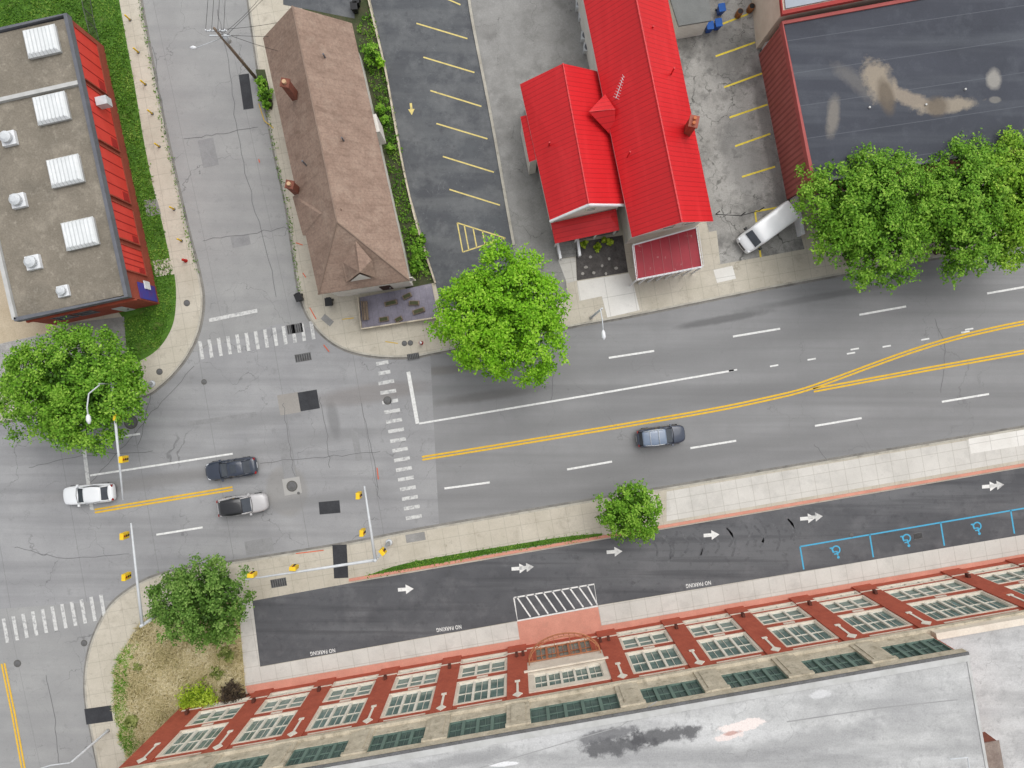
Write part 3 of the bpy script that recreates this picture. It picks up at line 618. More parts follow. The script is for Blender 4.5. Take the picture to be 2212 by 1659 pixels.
# ---------------------------------------------------------------- left red brick building
hA=thing('red_brick_building','brick commercial building with bright red wall panels and skylights','building',W(200,380))
Q=[W(a,b,6) for a,b in ((-110,87),(140,30),(272,640),(30,690))]
MB().prism(inset(Q,.2),5.3,5.7).obj('roof',m_roofA,hA)
MB().prism(Q,0,5.3).obj('wall',m_brick,hA)
MB().ribbon([Q[3],Q[0]],.35,5.3,h=.7).obj('coping',m_lcoping,hA)
MB().ribbon([Q[0],Q[1],Q[2],Q[3]],.34,5.3,h=.7).obj('coping',m_coping,hA)
a,b=W(-75,232,6),W(168,178,6); MB().ribbon([a,b],.35,5.7,h=.35).obj('parapet',m_lcoping,hA)
g1,g2=Vector((Q[1].x,Q[1].y,0)),Vector((Q[2].x,Q[2].y,0)); F=Fr(g1,g2-g1); Lw=(g2-g1).length
seg=[(.03,.215),(.24,.43),(.455,.63),(.655,.785),(.81,.90)]
m_pdark=M('dark_red_panel_rib',(170,46,42),(156,42,39))
for s0,s1 in seg:
    u0,u1=s0*Lw,s1*Lw
    pn=MB().fb(F,u0,u1,.0,.12,1.7,5.2)
    pn.fb(F,u0-.12,u0,0,.2,1.7,5.2,1).fb(F,u1,u1+.12,0,.2,1.7,5.2,1).fb(F,u0,u1,.12,.17,1.7,1.85,1)
    nn=4
    for i in range(1,nn): uu=u0+(u1-u0)*i/nn; pn.fb(F,uu-.035,uu+.035,.12,.15,1.86,5.2,2)
    pn.fb(F,u1-(u1-u0)*.2,u1-.1,.12,.16,2.0,2.9,2)
    pn.obj('wall_panel',[m_panel,m_brick,m_pdark],hA)
MB().fb(F,.935*Lw,.995*Lw,.02,.08,.6,3.6).obj('mural',m_mural,hA)
MB().fb(F,.925*Lw,.955*Lw,.1,.18,1.6,2.6).obj('sign',m_whitep,hA)
MB().fb(F,.27*Lw,.30*Lw,.2,1.2,3.5,4.4).obj('wall_unit',m_galv,hA)
F2=Fr(Vector((Q[3].x,Q[3].y,0)),Q[2]-Q[3]); F2.n=-F2.n; L2=(Q[2]-Q[3]).length
MB().fb(F2,0,L2,.0,.15,4.2,4.5).obj('brick_band',m_brickS,hA)
for s_ in (.25,.45): window_on(hA,F2,s_*L2,2.2,1.4,1.5,frame=m_coping)
dr=MB().fb(F2,.66*L2,.76*L2,.01,.06,.13,2.4).obj('door',m_galv,hA); h_=MB().fb(F2,.74*L2,.75*L2,.06,.12,1.1,1.25).obj('handle',m_black); h_.parent=dr;h_.location=(0,0,0)
rotA=math.radians(12.5)
sk=thing('skylight','white ribbed acrylic skylight on the flat tar roof','skylight',(0,0,0),group='skylights on the brick building')
MB().box(-1.4,1.4,-1.2,1.2,0,.35).obj('kerb_frame',m_lcoping,sk,world=False)
v=[(-1.45,-1.25,.35),(1.45,-1.25,.35),(1.45,1.25,.35),(-1.45,1.25,.35),(-1.25,-1.05,.62),(1.25,-1.05,.62),(1.25,1.05,.62),(-1.25,1.05,.62)]
do=MB().b8(v)
for i in range(7): x=-1.1+i*.36; do.box(x-.07,x+.07,-1.0,1.0,.62,.68)
do.obj('dome',m_acry,sk,world=False)
pos=[(87,87),(108,232),(138,368),(170,504)]
c=W(*pos[0],6.2); sk.location=(c.x,c.y,5.7); sk.rotation_euler=(0,0,rotA)
for p in pos[1:]: c=W(*p,6.2); dup(sk,(c.x,c.y,5.7),rotA)
vt=thing('roof_vent','white square exhaust fan on a roof kerb','roof vent',(0,0,0),group='exhaust fans on the brick building')
MB().box(-.62,.62,-.62,.62,0,.4).obj('base',m_whitep,vt,world=False,bev=.03)
MB().tube([(0,0,.4),(0,0,.6),(0,0,.8),(0,0,.95)],[.36,.52,.5,.26],16).obj('hood',m_galv,vt,world=False)
pos=[(15,297,1),(36,432,1),(68,566,1),(132,628,.8)]
for i,p in enumerate(pos):
    c=W(p[0],p[1],6.2); e=vt if i==0 else dup(vt,(0,0,0)); e.location=(c.x,c.y,5.7); e.rotation_euler=(0,0,rotA); e.scale=(p[2],)*3
# ---------------------------------------------------------------- school building
F=Fr(W(1117,1396),Vector((1,.175,0))); U=lambda x:(x-1117)/S*1.0152
sb=thing('brick_school_building','long red brick building with cream stone trim and green windows','building',W(1117,1420))
PX=[435,573,708,845,978,1117,1307,1447,1585,1723,1858,2050,2190,2330,2470,2610]
pw=1.8; UL=U(400); UE=U(1848); UR=U(2640)
ZT=16.6
br=MB();st=MB();sg=MB()
core=MB().fb(F,UL,UE,-45,-.32,0,ZT-.5).fb(F,UE+.002,UR,-45,-.32,0,12.2)
core.obj('core_wall',m_brickS,sb)
br.fb(F,UL,U(PX[0])+pw/2,-.3,.12,0,11.7)
for i,x in enumerate(PX):
    u=U(x)
    if i: br.fb(F,u-pw/2,u+pw/2,-.3,.15,0,11.7)
    em=MB().fb(F,u-.09,u+.09,.152,.2,8.4,10.32).fb(F,u-.22,u+.22,.152,.21,8.1,8.4)
    em.add([F.p(u-.42,.2,10.75),F.p(u,.2,10.25),F.p(u+.42,.2,10.75),F.p(u,.2,11.25),F.p(u-.42,.152,10.75),F.p(u,.152,10.25),F.p(u+.42,.152,10.75),F.p(u,.152,11.25)],[(0,1,2,3),(0,1,5,4),(1,2,6,5),(2,3,7,6),(3,0,4,7)])
    em.obj('stone_emblem',m_frame,sb)
    st.fb(F,u-pw/2-.04,u+pw/2+.04,.152,.2,1.9,2.05)
    if x<1850: 
        sg.fb(F,u-.9,u+.9,-.3,.12,12.1,ZT-.7).fb(F,u-.55,u+.55,.12,.2,12.3,ZT-1.2).fb(F,u-.95,u+.95,.12,.26,ZT-1.15,ZT-.75)
def swin(u0,u1,z0,z1,n,rows,frame=m_frame,glass=m_glassG,mull=.2,cm=True):
    wn=MB().add([F.p(u0,-.2,z0),F.p(u1,-.2,z0),F.p(u1,-.2,z1),F.p(u0,-.2,z1)],[(0,1,2,3)]).obj('window',glass,sb)
    f=MB(); t=.08
    f.fb(F,u0,u1,-.19,-.06,z0,z0+t).fb(F,u0,u1,-.19,-.06,z1-t,z1)
    f.fb(F,u0,u0+t,-.19,-.05,z0+t,z1-t).fb(F,u1-t,u1,-.19,-.05,z0+t,z1-t)
    wu=(u1-u0)/n
    for i in range(1,n): f.fb(F,u0+i*wu-mull/2,u0+i*wu+mull/2,-.19,-.02,z0+t,z1-t)
    if cm:
        for i in range(n): 
            m_=u0+(i+.5)*wu; f.fb(F,m_-.02,m_+.02,-.19,-.14,z0+t,z1-t)
    for r in range(1,rows):
        zz=z0+(z1-z0)*r/rows; f.fb(F,u0+t,u1-t,-.188,-.13,zz-.05,zz+.05)
    fo=f.obj('frame',frame); fo.parent=wn; fo.location=(0,0,0)
m_dgf=M('dark_green_frame',(112,134,124))
m_dgl=M('dark_green_glass',(66,84,79),(100,120,113),.9,rough=.12,spec=.5)
for i in range(len(PX)-1):
    a,b=PX[i],PX[i+1]; u0=U(a)+pw/2; u1=U(b)-pw/2; j=.22
    wide=(b-a)>150; n=5 if wide else 3; ent=(a==1117)
    br.fb(F,u0,u1,-.3,.0,0,1.0); st.fb(F,u0,u1,-.3,.04,1.0,1.2)
    if ent:
        br.fb(F,u0,u0+.8,-.3,0,1.2,4.6).fb(F,u1-.8,u1,-.3,0,1.2,4.6)
        swin(u0+.8,u1-.8,1.2,4.6,5,2,m_copper)
        st.fb(F,u0,u1,-.3,.1,4.6,7.2)
        st.fb(F,u0,u0+.5,-.3,.08,7.2,10.).fb(F,u1-.5,u1,-.3,.08,7.2,10.)
        swin(u0+.5,u1-.5,7.2,10.,5,2)
        st.fb(F,u0,u1,-.3,.1,10.,10.6); st.fb(F,u0-.3,u1+.3,.16,.3,6.7,6.9)
        br.fb(F,u0,u1,-.3,.0,10.6,11.7)
    else:
        for (z0,z1) in ((1.2,1.85),(2.6,5.1),(6.2,10.2)):
            st.fb(F,u0,u0+j,-.3,.04,z0,z1).fb(F,u1-j,u1,-.3,.04,z0,z1)
        swin(u0+j,u1-j,1.2,1.85,n,1,cm=False); swin(u0+j,u1-j,2.6,5.1,n,2,cm=False); swin(u0+j,u1-j,6.2,10.2,n,2)
        st.fb(F,u0,u1,-.3,.05,1.85,2.0); br.fb(F,u0,u1,-.3,.0,2.0,2.45); st.fb(F,u0,u1,-.3,.06,2.45,2.6)
        st.fb(F,u0,u1,-.3,.05,5.1,5.25); br.fb(F,u0,u1,-.3,.0,5.25,6.05); st.fb(F,u0,u1,-.3,.07,6.05,6.2)
        st.fb(F,u0,u1,-.3,.05,10.2,10.4); br.fb(F,u0,u1,-.3,0,10.4,11.7)
        um=(u0+u1)/2; st.fb(F,um-.5,um+.5,.002,.04,5.5,5.8).fb(F,u0+.4,u1-.4,.002,.04,10.9,11.05)
    if b<1900 :
        v0=U(a)+.9; v1=U(b)-.9
        if b>1850: v1=U(1848)-.4
        sg.fb(F,v0,v1,-.3,.0,12.1,13.1); swin(v0,v1,13.1,ZT-1.05,n*1 if wide else 4,2,frame=m_dgf,mull=.25,glass=m_dgl)
        sg.fb(F,v0,v1,-.3,.0,ZT-1.05,ZT-.7)
br.fb(F,UL,U(435)-.95,-.3,.1,12.1,ZT-.7)
br.obj('brick_wall',m_brickS,sb); st.obj('stone_trim',m_stone,sb)
sg.fb(F,UL,UE,-.3,.26,11.7,12.1).fb(F,UE+.002,UR,-.3,.26,11.7,12.1)
sg.fb(F,UL,UE,-.3,.14,ZT-.7,ZT)
sg.obj('cornice',m_stoneG,sb)
MB().fb(F,UL,UE,-.04,.18,ZT,ZT+.08).obj('coping',m_plate,sb)
MB().fb(F,UL,UE,-.5,-.042,ZT-.1,ZT+.06).fb(F,UE-.2,UE,-45,-.52,ZT-.2,ZT+.0).obj('parapet_top',m_lcoping,sb)
MB().fb(F,UL,UE-.21,-45,-.52,ZT-.5,ZT-.05).obj('roof',m_roofS,sb)
MB().fb(F,UE+.01,UR,-45,-.45,12.2,12.45).fb(F,UE+.01,UR,-.43,.1,12.1,12.75,1).obj('lower_roof',[m_roofS,m_stone],sb)
cb=MB(); um=(U(1117)+U(1307))/2
def arc(z,r): return [F.p(um+3.2*r*math.cos(t),.2+2.0*r*math.sin(t),z) for t in np.linspace(0,math.pi,22)]
cb.tube(arc(4.8,1),.07,6).tube(arc(5.5,1.0),.045,6)
for i_,(p,q_) in enumerate(zip(arc(4.8,1),arc(5.5,1.))): 
    cb.tube([p,q_],.025,4)
    if i_%3==0 and 0<i_<21: cb.tube([p,Vector((p.x,p.y,0))-F.n*((p-F.o).dot(F.n)-.2)+Vector((0,0,4.8))],.03,4)
cb.tube([F.p(um-3.2,.2,4.8),F.p(um+3.2,.2,4.8)],.06,6)
cb.obj('balcony_railing',m_copper,sb)
m_brz=M('dark_bronze',(96,54,44))
for x in PX+[1290,1130]:
    u=U(x); MB().fb(F,u-.12,u+.12,.16,.5,2.6,3.1).obj('wall_light',m_brz,sb)
for x,y,w_,d_,h_ in ((2128,1632,1.9,2.2,1.5),):
    c=W(x,y,13.6); o=MB().box(-w_/2,w_/2,-d_/2,d_/2,0,h_).box(-w_/2-.08,w_/2+.08,-d_/2-.08,d_/2+.08,h_,h_+.08,1).obj('penthouse',[m_chb,M('penthouse_roof',(150,138,128),(120,106,98),1.5,grain=.15)],sb,loc=Vector((c.x,c.y,12.4))-sb.location); o.rotation_euler=(0,0,TH)
MB().tube([W(2052,1640,17),W(2090,1636,17),W(2095,1665,17)],.05,6).obj('roof_pipe',m_galv,sb)
m_seam=M('roof_seam_paint',(160,160,159))
MB().ribbon([W(a,b,16.6) for a,b in ((1700,1560),(1900,1530),(2070,1512))],.09,ZT-.046).obj('roof_seam',m_seam,sb)
MB().ribbon([W(a,b,16.6) for a,b in ((900,1700),(1340,1570),(1420,1515))],.06,ZT-.046).obj('roof_seam',m_seam,sb)
# ---------------------------------------------------------------- trees
def leaves(name,C,size,tint,mat,parent,out=None,flat=1.0):
    n=len(C); up=np.tile([0,0,1.0],(n,1))*flat+rng.normal(0,.5,(n,3))
    if out is not None: up+=out*.4
    nn=up/np.linalg.norm(up,axis=1,keepdims=True)
    t=rng.normal(0,1,(n,3)); t-=nn*(t*nn).sum(1,keepdims=True); t/=np.linalg.norm(t,axis=1,keepdims=True)
    b=np.cross(nn,t); s=size[:,None]
    V=np.stack([C-t*s,C+b*s*.6+t*s*.1-nn*s*.15,C+t*s,C-b*s*.6+t*s*.1-nn*s*.15],1).reshape(-1,3)
    me=bpy.data.meshes.new(name); me.vertices.add(4*n); me.vertices.foreach_set('co',V.ravel())
    me.loops.add(4*n); me.loops.foreach_set('vertex_index',np.arange(4*n)); me.polygons.add(n)
    me.polygons.foreach_set('loop_start',np.arange(0,4*n,4)); me.polygons.foreach_set('loop_total',np.full(n,4)); me.update(calc_edges=True)
    at=me.attributes.new('tint','FLOAT','FACE'); at.data.foreach_set('value',np.clip(tint,0,1).astype(np.float32))
    me.materials.append(mat); o=bpy.data.objects.new(name,me); COL.objects.link(o)
    if parent is not None: o.parent=parent
    return o
def crown_pts(rx,ry,rz,nc,per,cr,ls):
    ph=rng.uniform(0,6.28,5)
    Cs=[];Sz=[];T=[];O=[]
    for i in range(nc):
        z=rng.uniform(-.25,1.); th=rng.uniform(0,6.283); rad=math.sqrt(max(0,1-z*z))
        lob=1+.08*math.sin(3*th+ph[0])+.06*math.sin(5*th+ph[1])+.05*math.sin(9*th+ph[2])
        sh=rng.uniform(.84,1.05) if i<nc*.74 else rng.uniform(.3,.85)
        if z<.45 and i<nc*.74: sh*=rng.uniform(.88,1.12)
        d=np.array([rad*math.cos(th)*lob*sh*rx,rad*math.sin(th)*lob*sh*ry,z*sh*rz])
        r=cr*rng.uniform(.5,1.25); k=int(per*(r/cr)**2)
        p=rng.normal(0,1,(k,3)); p/=np.linalg.norm(p,axis=1,keepdims=True); p*=rng.uniform(.2,1.25,(k,1))**.7*r; p[:,2]*=.6
        p[:,:2]*= (1+.35*np.sin(5*np.arctan2(p[:,1],p[:,0])+th))[:,None]
        Cs.append(d+p); Sz.append(rng.uniform(.6,1.25,k)*ls)
        base=rng.uniform(.3,.72)*(1 if sh>.85 else .65)  # random clump tone; deeper clumps darkened, crown shade painted into the tint
        T.append(base+p[:,2]/r*.28+rng.normal(0,.13,k)); O.append(np.tile(d/np.linalg.norm(d),(k,1)))  # clump tops lighter, undersides darker: light and shade painted into leaf colour
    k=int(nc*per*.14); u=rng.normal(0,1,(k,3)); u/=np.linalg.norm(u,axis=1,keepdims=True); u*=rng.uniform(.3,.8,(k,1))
    Cs.append(u*np.array([rx,ry,rz*.8])); Sz.append(np.full(k,ls*1.6)); T.append(rng.uniform(0,.25,k)); O.append(u)  # inner fill leaves tinted dark, painting in the shade deep in the crown
    return np.concatenate(Cs),np.concatenate(Sz),np.concatenate(T),np.concatenate(O)
def tree(px_,py_,rxp,ryp,zc,rz,mat,label,nc=260,per=62,cr=.85,ls=.2,tp=None):
    c=W(px_,py_,zc); k=(H-zc)/H/S; rx=rxp*k-.4; ry=ryp*k-.4
    bx=c if tp is None else W(*tp)
    e=thing('street_tree',label,'tree',(bx.x,bx.y,BZ),group='street trees')
    off=Vector((c.x-bx.x,c.y-bx.y,zc-BZ))
    tr=MB(); hb=off.z*.5
    tr.tube([(0,0,-.1),(0,0,.3),(off.x*.2,off.y*.2,hb),(off.x*.8,off.y*.8,off.z),(off.x,off.y,off.z+rz*.5)],[.32,.24,.2,.13,.04],8)
    for i in range(7):
        a=i*.9+px_; tr.tube([(off.x*.2,off.y*.2,hb),(off.x*.5+math.cos(a)*rx*.35,off.y*.5+math.sin(a)*ry*.35,off.z*.85),(off.x+math.cos(a)*rx*.75,off.y+math.sin(a)*ry*.75,off.z+rz*.3)],[.13,.08,.025],6)
    tr.obj('trunk',m_bark,e,world=False,smooth=True)
    C,Sz,T,O=crown_pts(rx,ry,rz,nc,per,cr,ls)
    o=leaves('crown',C,Sz,T,mat,e,O); o.location=off
    return e
lm1=leafmat('bright_green_leaves',(60,102,10),(130,190,34),(182,222,78))
lm2=leafmat('deep_green_leaves',(50,86,18),(110,162,42),(166,204,82))
lm3=leafmat('yellow_green_leaves',(66,104,16),(130,178,46),(184,214,86))
lm4=leafmat('olive_green_leaves',(50,80,26),(100,140,56),(156,186,100))
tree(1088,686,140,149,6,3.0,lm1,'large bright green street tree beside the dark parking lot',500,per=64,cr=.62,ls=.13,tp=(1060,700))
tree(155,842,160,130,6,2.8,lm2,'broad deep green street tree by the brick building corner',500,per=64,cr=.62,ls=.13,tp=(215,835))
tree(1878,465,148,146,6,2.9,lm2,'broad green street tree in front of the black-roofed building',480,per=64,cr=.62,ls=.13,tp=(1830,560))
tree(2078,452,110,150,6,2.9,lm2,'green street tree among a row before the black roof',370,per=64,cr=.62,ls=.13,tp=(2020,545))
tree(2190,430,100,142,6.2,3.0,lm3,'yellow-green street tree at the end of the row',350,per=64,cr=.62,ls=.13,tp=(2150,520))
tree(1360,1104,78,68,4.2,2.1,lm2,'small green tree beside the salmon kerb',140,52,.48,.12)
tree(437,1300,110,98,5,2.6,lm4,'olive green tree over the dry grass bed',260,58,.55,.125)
def bush(x,y,r,z,mat,label,name='shrub',nc=26,catg='shrub',group=None,rz=None):
    c=W(x,y,z*.5); e=thing(name,label,catg,(c.x,c.y,BZ),group=group); r/=S
    MB().tube([(0,0,0),(0,0,z*.5)],[.06,.03],6).obj('stem',m_bark,e,world=False)
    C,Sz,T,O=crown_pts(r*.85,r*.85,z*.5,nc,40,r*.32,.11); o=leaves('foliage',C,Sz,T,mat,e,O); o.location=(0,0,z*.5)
    return e
lmy=leafmat('lime_leaves',(84,118,20),(160,186,48),(206,222,90)); lmr=leafmat('dark_red_leaves',(40,36,30),(80,68,56),(118,104,80))
lmw=leafmat('weed_leaves',(84,104,44),(138,150,80),(186,190,124))
bush(430,1512,42,1.6,lmy,'round lime-green shrub beside the brick building','shrub',50)
bush(503,1497,28,1.4,lmr,'dark reddish shrub beside the brick building','shrub',36)
bush(412,1525,22,1.3,lmy,'small lime-green shrub beside the brick building','shrub',20)
for x,y,r,z in [(802,118,20,2.0),(820,137,10,1.3),(826,238,13,1.5),(832,262,10,1.2),(845,320,8,1.),(905,545,20,1.8),(900,575,17,1.6),(912,518,11,1.2),(573,205,17,1.2),(566,180,11,1),(575,228,10,.8),(893,500,8,.9)]:
    bush(x,y,r,z,lm2 if (x*7+y)%3 else lm1,'green weedy shrub growing beside the brown house','wild_shrub',16,group='wild shrubs by the brown house')
for x,y,r,z in [(475,1360,16,.8),(492,1412,18,.7),(300,1440,12,.5),(285,1560,16,.7),(470,1450,16,.6),(500,1370,12,.6)]:
    bush(x,y,r,z,lmw,'low green weed clump in the dry grass bed','weed_clump',14,'plant',group='weed clumps in the dry bed')
for x,y,r in [(1262,527,7),(1290,534,9),(1318,524,8),(1305,520,6)]: bush(x,y,r,.6,lmy,'tiny green plant in the dark mulch bed','bed_plant',8,'plant','plants in the mulch bed')
m_gst=M('garden_stone_grey',(172,168,162),(150,146,140),2,grain=.15)
for i,(x,y) in enumerate([(1300,575),(1282,590),(1265,578),(1315,560),(1275,556),(1330,580),(1308,592),(1258,592)]):
    c=W(x,y); a=rng.uniform(0,6); P=[(c.x+(.13+.07*((k*3+i)%3)/2)*math.cos(a+k),c.y+.15*math.sin(a+k)) for k in range(6)]
    o=MB().prism(P,BZ,BZ+.14).obj('garden_stone',m_gst,bev=.02); tag(o,'pale flat stone lying in the mulch bed','stone','stones in the mulch bed')
# grass tufts
def inpoly(p,poly):
    r=False;n=len(poly)
    for i in range(n):
        a,b=poly[i],poly[i-1]
        if (a[1]>p[1])!=(b[1]>p[1]) and p[0]<(b[0]-a[0])*(p[1]-a[1])/(b[1]-a[1])+a[0]: r=not r
    return r
def tufts(name,poly,n,mat,ls,lab,clump=1,hz=.12,flat=.6,aster=0):
    xs=[p[0] for p in poly]; ys=[p[1] for p in poly]; C=[]
    t_=[]
    while len(C)<n:
        x,y_=random.uniform(max(min(xs),-30),min(max(xs),2240)),random.uniform(max(min(ys),-30),min(max(ys),1690))
        if inpoly((x,y_),poly):
            w=W(x,y_); b=.45+.22*math.sin(x*.05+3)*math.sin(y_*.06); hh=random.random()
            for k in range(clump): C.append((w.x+random.gauss(0,.12),w.y+random.gauss(0,.12),BZ+.03+hh*hz+random.random()*hz*.5)); t_.append(b+(hh-.5)*.25+random.gauss(0,.13))
    C=np.array(C); o=leaves(name,C,rng.uniform(.5,1.2,len(C))*ls,np.array(t_),mat,None,None,flat); o['kind']='stuff'; o['label']=lab; o['category']='grass'; return o
lg=leafmat('grass_blades',(58,98,26),(104,150,48),(156,180,84)); ld=leafmat('dry_blades',(150,142,92),(204,190,144),(234,224,188))
bed=[(512,1305),(430,1302),(345,1322),(305,1352),(272,1402),(256,1452),(254,1520),(266,1590),(290,1650),(400,1535),(528,1495)]
# shaggy straw: long thin arching blades
def straw(name,poly,n,mat,lab):
    xs=[p[0] for p in poly]; ys=[p[1] for p in poly]; V=[];T=[];c=0
    while c<n:
        x,y_=random.uniform(min(xs),max(xs)),random.uniform(min(ys),max(ys))
        if not inpoly((x,y_),poly): continue
        c+=1; w=W(x,y_); a0=random.uniform(0,6.28); b=.5+.25*math.sin(x*.045+1)*math.sin(y_*.05)
        for k in range(9):
            a=a0+random.gauss(0,1.3); L=random.uniform(.25,.6); bw=random.uniform(.018,.035)
            d=Vector((math.cos(a),math.sin(a),0)); s=Vector((-d.y,d.x,0))*bw; p=Vector((w.x+random.gauss(0,.06),w.y+random.gauss(0,.06),BZ)); m_=p+d*L*.4+Vector((0,0,L*.7)); t=p+d*L+Vector((0,0,L*.55))
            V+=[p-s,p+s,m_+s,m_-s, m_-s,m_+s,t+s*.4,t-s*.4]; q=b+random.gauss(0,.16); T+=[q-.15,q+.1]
    me=bpy.data.meshes.new(name); me.from_pydata([tuple(v) for v in V],[],[(i*4,i*4+1,i*4+2,i*4+3) for i in range(len(V)//4)])
    at=me.attributes.new('tint','FLOAT','FACE'); at.data.foreach_set('value',np.clip(np.array(T),0,1).astype(np.float32)); me.materials.append(mat)
    o=bpy.data.objects.new(name,me); COL.objects.link(o); o['kind']='stuff'; o['label']=lab; o['category']='grass'
straw('dry_grass',bed,2600,ld,'tall shaggy straw-coloured grass in the corner bed')
straw('green_grass',[(268,1402),(256,1452),(254,1520),(266,1590),(280,1640),(300,1600),(275,1520),(276,1440),(300,1390)],300,lg,'green grass along the bed edge')
tufts('verge_grass',gstrip,1500,lg,.09,'green grass on the verge')
tufts('alley_weeds',[(770,60),(803,20),(836,165),(880,410),(936,605),(885,600),(850,420),(820,250)],2600,lg,.12,'weeds filling the narrow strip beside the brown house',4,.3)
tufts('lawn_grass',[(-30,-30),(245,-30),(268,60),(310,300),(350,480),(378,600),(380,655),(345,750),(280,775),(272,690),(346,657),(226,101),(-30,150)],14000,lg,.1,'green lawn grass beside the brick building',2)
def strip(cv,y0,y1,w): 
    q=[p for p in cv if y0<=p[1]<=y1]; return offs(q,-w)+[p for p in reversed(offs(q,w))]
tufts('kerb_weeds',strip(nwc[:60],0,600,2.2),500,lg,.08,'weeds growing along the west kerb',2,.05)
tufts('kerb_weeds',strip(nec[:60],200,640,2.5),420,lg,.08,'weeds growing along the east kerb',2,.05)
# ---------------------------------------------------------------- vehicles
def paint(n,c,c2=None): return M(n,c,c2 or tuple(x*.96 for x in c),.5,rough=.28,spec=.5,coat=.6)
def loft(st,prof,mi=0):
    o=MB(); vs=[];fs=[]; n=len(prof(*st[0]))
    for s_ in st: vs+=prof(*s_)
    for i in range(len(st)-1):
        for k in range(n-1): fs.append((i*n+k,i*n+k+1,(i+1)*n+k+1,(i+1)*n+k))
        fs.append((i*n+n-1,i*n,(i+1)*n,(i+1)*n+n-1))
    fs.append(tuple(range(n))); fs.append(tuple(range((len(st)-1)*n,len(st)*n))[::-1])
    return o.add(vs,fs,mi)
def wheels(e,X,w,fr=(.30,-.30)):
    for s_ in (-1,1):
        for xx in fr:
            wh=MB().tube([(0,-.11,0),(0,-.1,0),(0,.1,0),(0,.11,0)],[.3,.335,.335,.3],18).obj('wheel',m_tar,e,True,False,loc=(X(xx),s_*(w-.11),.335))
            rm=MB().tube([(0,-.118,0),(0,.118,0)],.2,12).obj('rim',m_rim); rm.parent=wh
def car(name,label,catg,loc,rot,body,L=4.8,Wd=1.84,hood=.95,deck=1.02,belt=.98,top=1.45,wb=.18,rfr=.0,rr=-.27,rb=-.42,roofmat=None,rails=False,group='vehicles on the road',sunroof=False,wk=.72,gm=None):
    e=thing(name,label,catg,loc,rot,group); w=Wd/2
    def prof(x,hw,tz,bz=.28):
        h=[(hw*.9,bz),(hw,.42),(hw*1.0,.62),(hw*.965,tz-.16),(hw*.88,tz-.04),(hw*.6,tz),(0,tz+.03)]
        return [(x,y_,z) for y_,z in h]+[(x,-y_,z) for y_,z in reversed(h[:-1])]
    X=lambda t:t*L
    st=[(X(-.5),w*.5,.72,.42),(X(-.494),w*.7,deck-.16,.36),(X(-.475),w*.84,deck-.05,.3),(X(-.44),w*.93,deck-.01),(X(-.37),w*.985,deck),(X(-.25),w,deck+.0),(X(0),w,belt),(X(wb),w,belt),(X(.27),w*.99,hood+.0),(X(.36),w*.96,hood-.06),(X(.425),w*.89,hood-.13),(X(.465),w*.78,hood-.2,.3),(X(.49),w*.62,hood-.3,.36),(X(.5),w*.42,.58,.42)]
    b=loft(st,prof).obj('body',body,e,True,False); sm=b.modifiers.new('s','SUBSURF'); sm.levels=1; sm.render_levels=1
    bt=belt-.05
    xf,xr=X(wb),X(rb); tf,tr_=X(rfr),X(rr); wl=w*.9; wt=w*wk
    V=[(xf,-wl*.86,bt),(xf,wl*.86,bt),(xr,wl*.82,bt),(xr,-wl*.82,bt),(tf,-wt,top),(tf,wt,top),(tr_,wt*.93,top),(tr_,-wt*.93,top)]
    ring=[(xf,-wl*.86),((xf+xr)/2,-wl),(xr,-wl*.82),(xr,wl*.82),((xf+xr)/2,wl),(xf,wl*.86)]; rt=[(tf,-wt),((tf+tr_)/2,-wt*1.03),(tr_,-wt*.93),(tr_,wt*.93),((tf+tr_)/2,wt*1.03),(tf,wt)]
    cm=MB(); cm.add([(x,y_,bt) for x,y_ in ring]+[(x,y_,top) for x,y_ in rt],[(i,(i+1)%6,(i+1)%6+6,i+6) for i in range(6)]+[tuple(range(6,12))])
    cm.obj('pillars',m_black,e,False,False)
    def gl(nm,P,ins=.07,o_=.014,mat=gm or m_glass):
        P=[Vector(p) for p in P]; cen=sum(P,Vector())/4; nrm=(P[1]-P[0]).cross(P[3]-P[0]).normalized()
        if nrm.dot(cen-Vector((0,0,.8)))<0: nrm=-nrm
        P=[p+(cen-p).normalized()*ins*1.4+nrm*o_ for p in P]
        return MB().add(P,[(0,1,2,3)]).obj(nm,mat,e,False,False)
    gl('windshield',(V[0],V[1],V[5],V[4])); gl('rear_window',(V[2],V[3],V[7],V[6]))
    for s_ in (-1,1):
        m0=((xf+xr)/2,s_*wl,bt); m1_=((tf+tr_)/2,s_*wt*1.03,top)
        gl('side_window',((xf,s_*wl*.86,bt),m0,m1_,(tf,s_*wt,top)),.05); gl('side_window',(m0,(xr,s_*wl*.82,bt),(tr_,s_*wt*.93,top),m1_),.05)
    ps=MB()
    for a_,b_ in ((0,4),(1,5),(2,6),(3,7)): ps.tube([Vector(V[a_]),Vector(V[b_])],.055,6)
    ps.obj('pillar_trim',body,e,True,False)
    def rp(x,hw,z): 
        return [(x,hw,z-.05),(x,hw*.93,z),(x,hw*.5,z+.035),(x,0,z+.045),(x,-hw*.5,z+.035),(x,-hw*.93,z),(x,-hw,z-.05)]
    loft([(tf+.1,wt*.9,top-.04),(tf-.03,wt*1.04,top+.01),((tf+tr_)/2,wt*1.09,top+.03),(tr_+.05,wt*1.0,top+.01),(tr_-.09,wt*.86,top-.04)],rp).obj('roof',roofmat or body,e,True,False)
    if sunroof: MB().box((tf+tr_)/2-.1,tf-.22,-wt*.6,wt*.6,top+.045,top+.075).obj('sunroof',m_glass,e,False,False)
